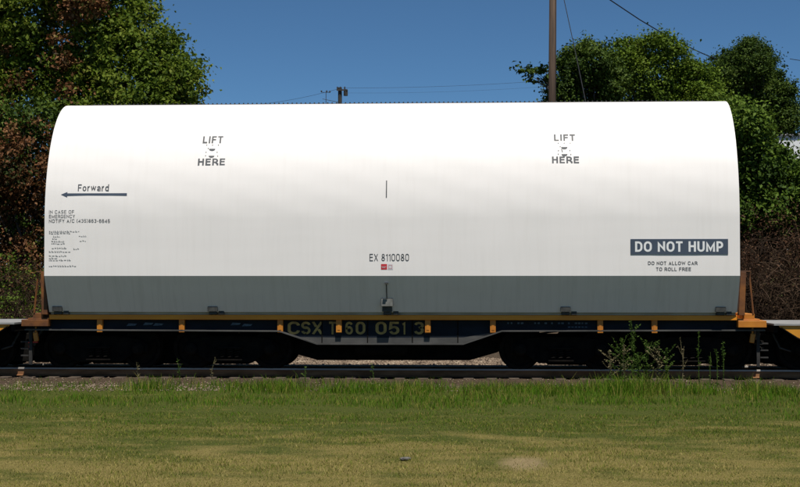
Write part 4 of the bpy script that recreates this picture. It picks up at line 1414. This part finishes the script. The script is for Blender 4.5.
weed(633, 321, -2.2, 'tallest leafy green weed, in front of the fourth stake pocket from the right end', 1, 230, spread=0.2, branches=14)
weed(618, 338, -2.1, 'bushy grey green weed left of the tallest weed', 2, 200, False, 0.3, branches=16)
weed(611, 350, -2.3, 'short fuzzy dry weed at the left of the weed cluster', 3, 90, True, 0.24, branches=9)
weed(626, 344, -2.4, 'dry thin weed leaning against the tallest weed', 4, 80, True, 0.2, branches=8)
weed(645, 340, -2.2, 'wispy weed just right of the tallest weed', 5, 170, False, 0.3, branches=14)
weed(656, 346, -2.3, 'low branching weed with pale seed heads right of the wispy weed', 6, 130, True, 0.28, branches=12)
weed(668, 348, -2.3, 'leafy green weed below the rightmost stake pocket', 7, 160, False, 0.22, branches=10)
weed(639, 354, -2.5, 'low leafy weed filling the foot of the tallest weed', 21, 200, False, 0.3, branches=14)
weed(682, 337, -2.1, 'thin weed with a nodding pale tip near the right bogie', 8, 18, True, 0.1, branches=4)
weed(699, 331, -2.2, 'slender upright green weed near the right end wheel', 9, 34, False, 0.06, branches=4)
weed(710, 352, -2.2, 'short single green stalk between two slender weeds', 10, 16, False, 0.05, branches=2)
weed(717, 349, -2.2, 'pair partner stalk just left of the rightmost slender weed', 11, 16, False, 0.05, branches=2)
weed(723, 341, -2.2, 'rightmost slender green weed under the car end', 12, 28, False, 0.05, branches=3)
weed(138, 362, -2.4, 'lone dry stalk standing before the left bogie', 13, 14, True, 0.05, branches=3)
weed(180, 358, -2.4, 'lone green stalk before the second left bogie wheel', 14, 20, False, 0.07, branches=3)
weed(212, 357, -2.4, 'small pale seed headed weed before the left bogie', 15, 16, True, 0.07, branches=4)
weed(306, 366, -2.4, 'small weed against the gravel gap left of centre', 16, 18, False, 0.08, branches=3)
weed(372, 366, -2.4, 'small green weed in front of the gravel at the car centre', 17, 18, False, 0.08, branches=3)

# thick tufts in the rail-side grass
for i, (px, py, wpx, hh, dry) in enumerate(((150, 388, 26, 0.42, 0), (280, 386, 40, 0.42, 0), (350, 388, 34, 0.36, 0), (410, 392, 40, 0.34, 0), (640, 386, 60, 0.55, 0), (622, 386, 40, 0.45, 0), (748, 386, 16, 0.5, 0), (700, 388, 26, 0.36, 0), (560, 392, 40, 0.28, 0), (778, 396, 20, 0.3, 1))):
    r = np.random.default_rng(100 + i)
    c = at(px, py, -3.1)
    n = int(wpx * 15)
    X = r.normal(c.x, wpx / 47 * 0.45, n)
    Y = r.normal(-3.2, 0.35, n)
    o = blades('grass_tuft', X, Y, r.uniform(0.25, 1.0, n) * hh * 0.85, r.uniform(0.008, 0.014, n), M['tallgrass'], 200 + i, 0.6)


# ------------------------------------------------------------------ small litter on the lawn
def lawn_stone(px, py, r_, label, seed):
    r = random.Random(seed)
    d = at(px, py, 0) - CAM
    k = (-0.53 - CAM.z) / d.z
    p = CAM + d * k
    z = float(ground_z(p.x, p.y))
    bm = B()
    bmesh.ops.create_icosphere(bm, subdivisions=2, radius=1)
    for v in bm.verts:
        n_ = 1 + 0.22 * math.sin(v.co.x * 3 + seed) * math.cos(v.co.y * 4 + seed) + r.uniform(-0.06, 0.06)
        v.co = Vector((v.co.x * r_ * 1.6 * n_, v.co.y * r_ * n_, v.co.z * r_ * 0.5 * n_)) + Vector((p.x, p.y, z + 0.03))
    tag(put('stone', bm, M['lawnstone']), label, 'stone')


M['lawnstone'] = paint('grey_field_stone', (0.06, 0.058, 0.052), (0.17, 0.16, 0.145), 14, 0.9, bump=0.4)
lawn_stone(405, 460, 0.05, 'flat grey stone lying in the dry grass near the middle', 3)
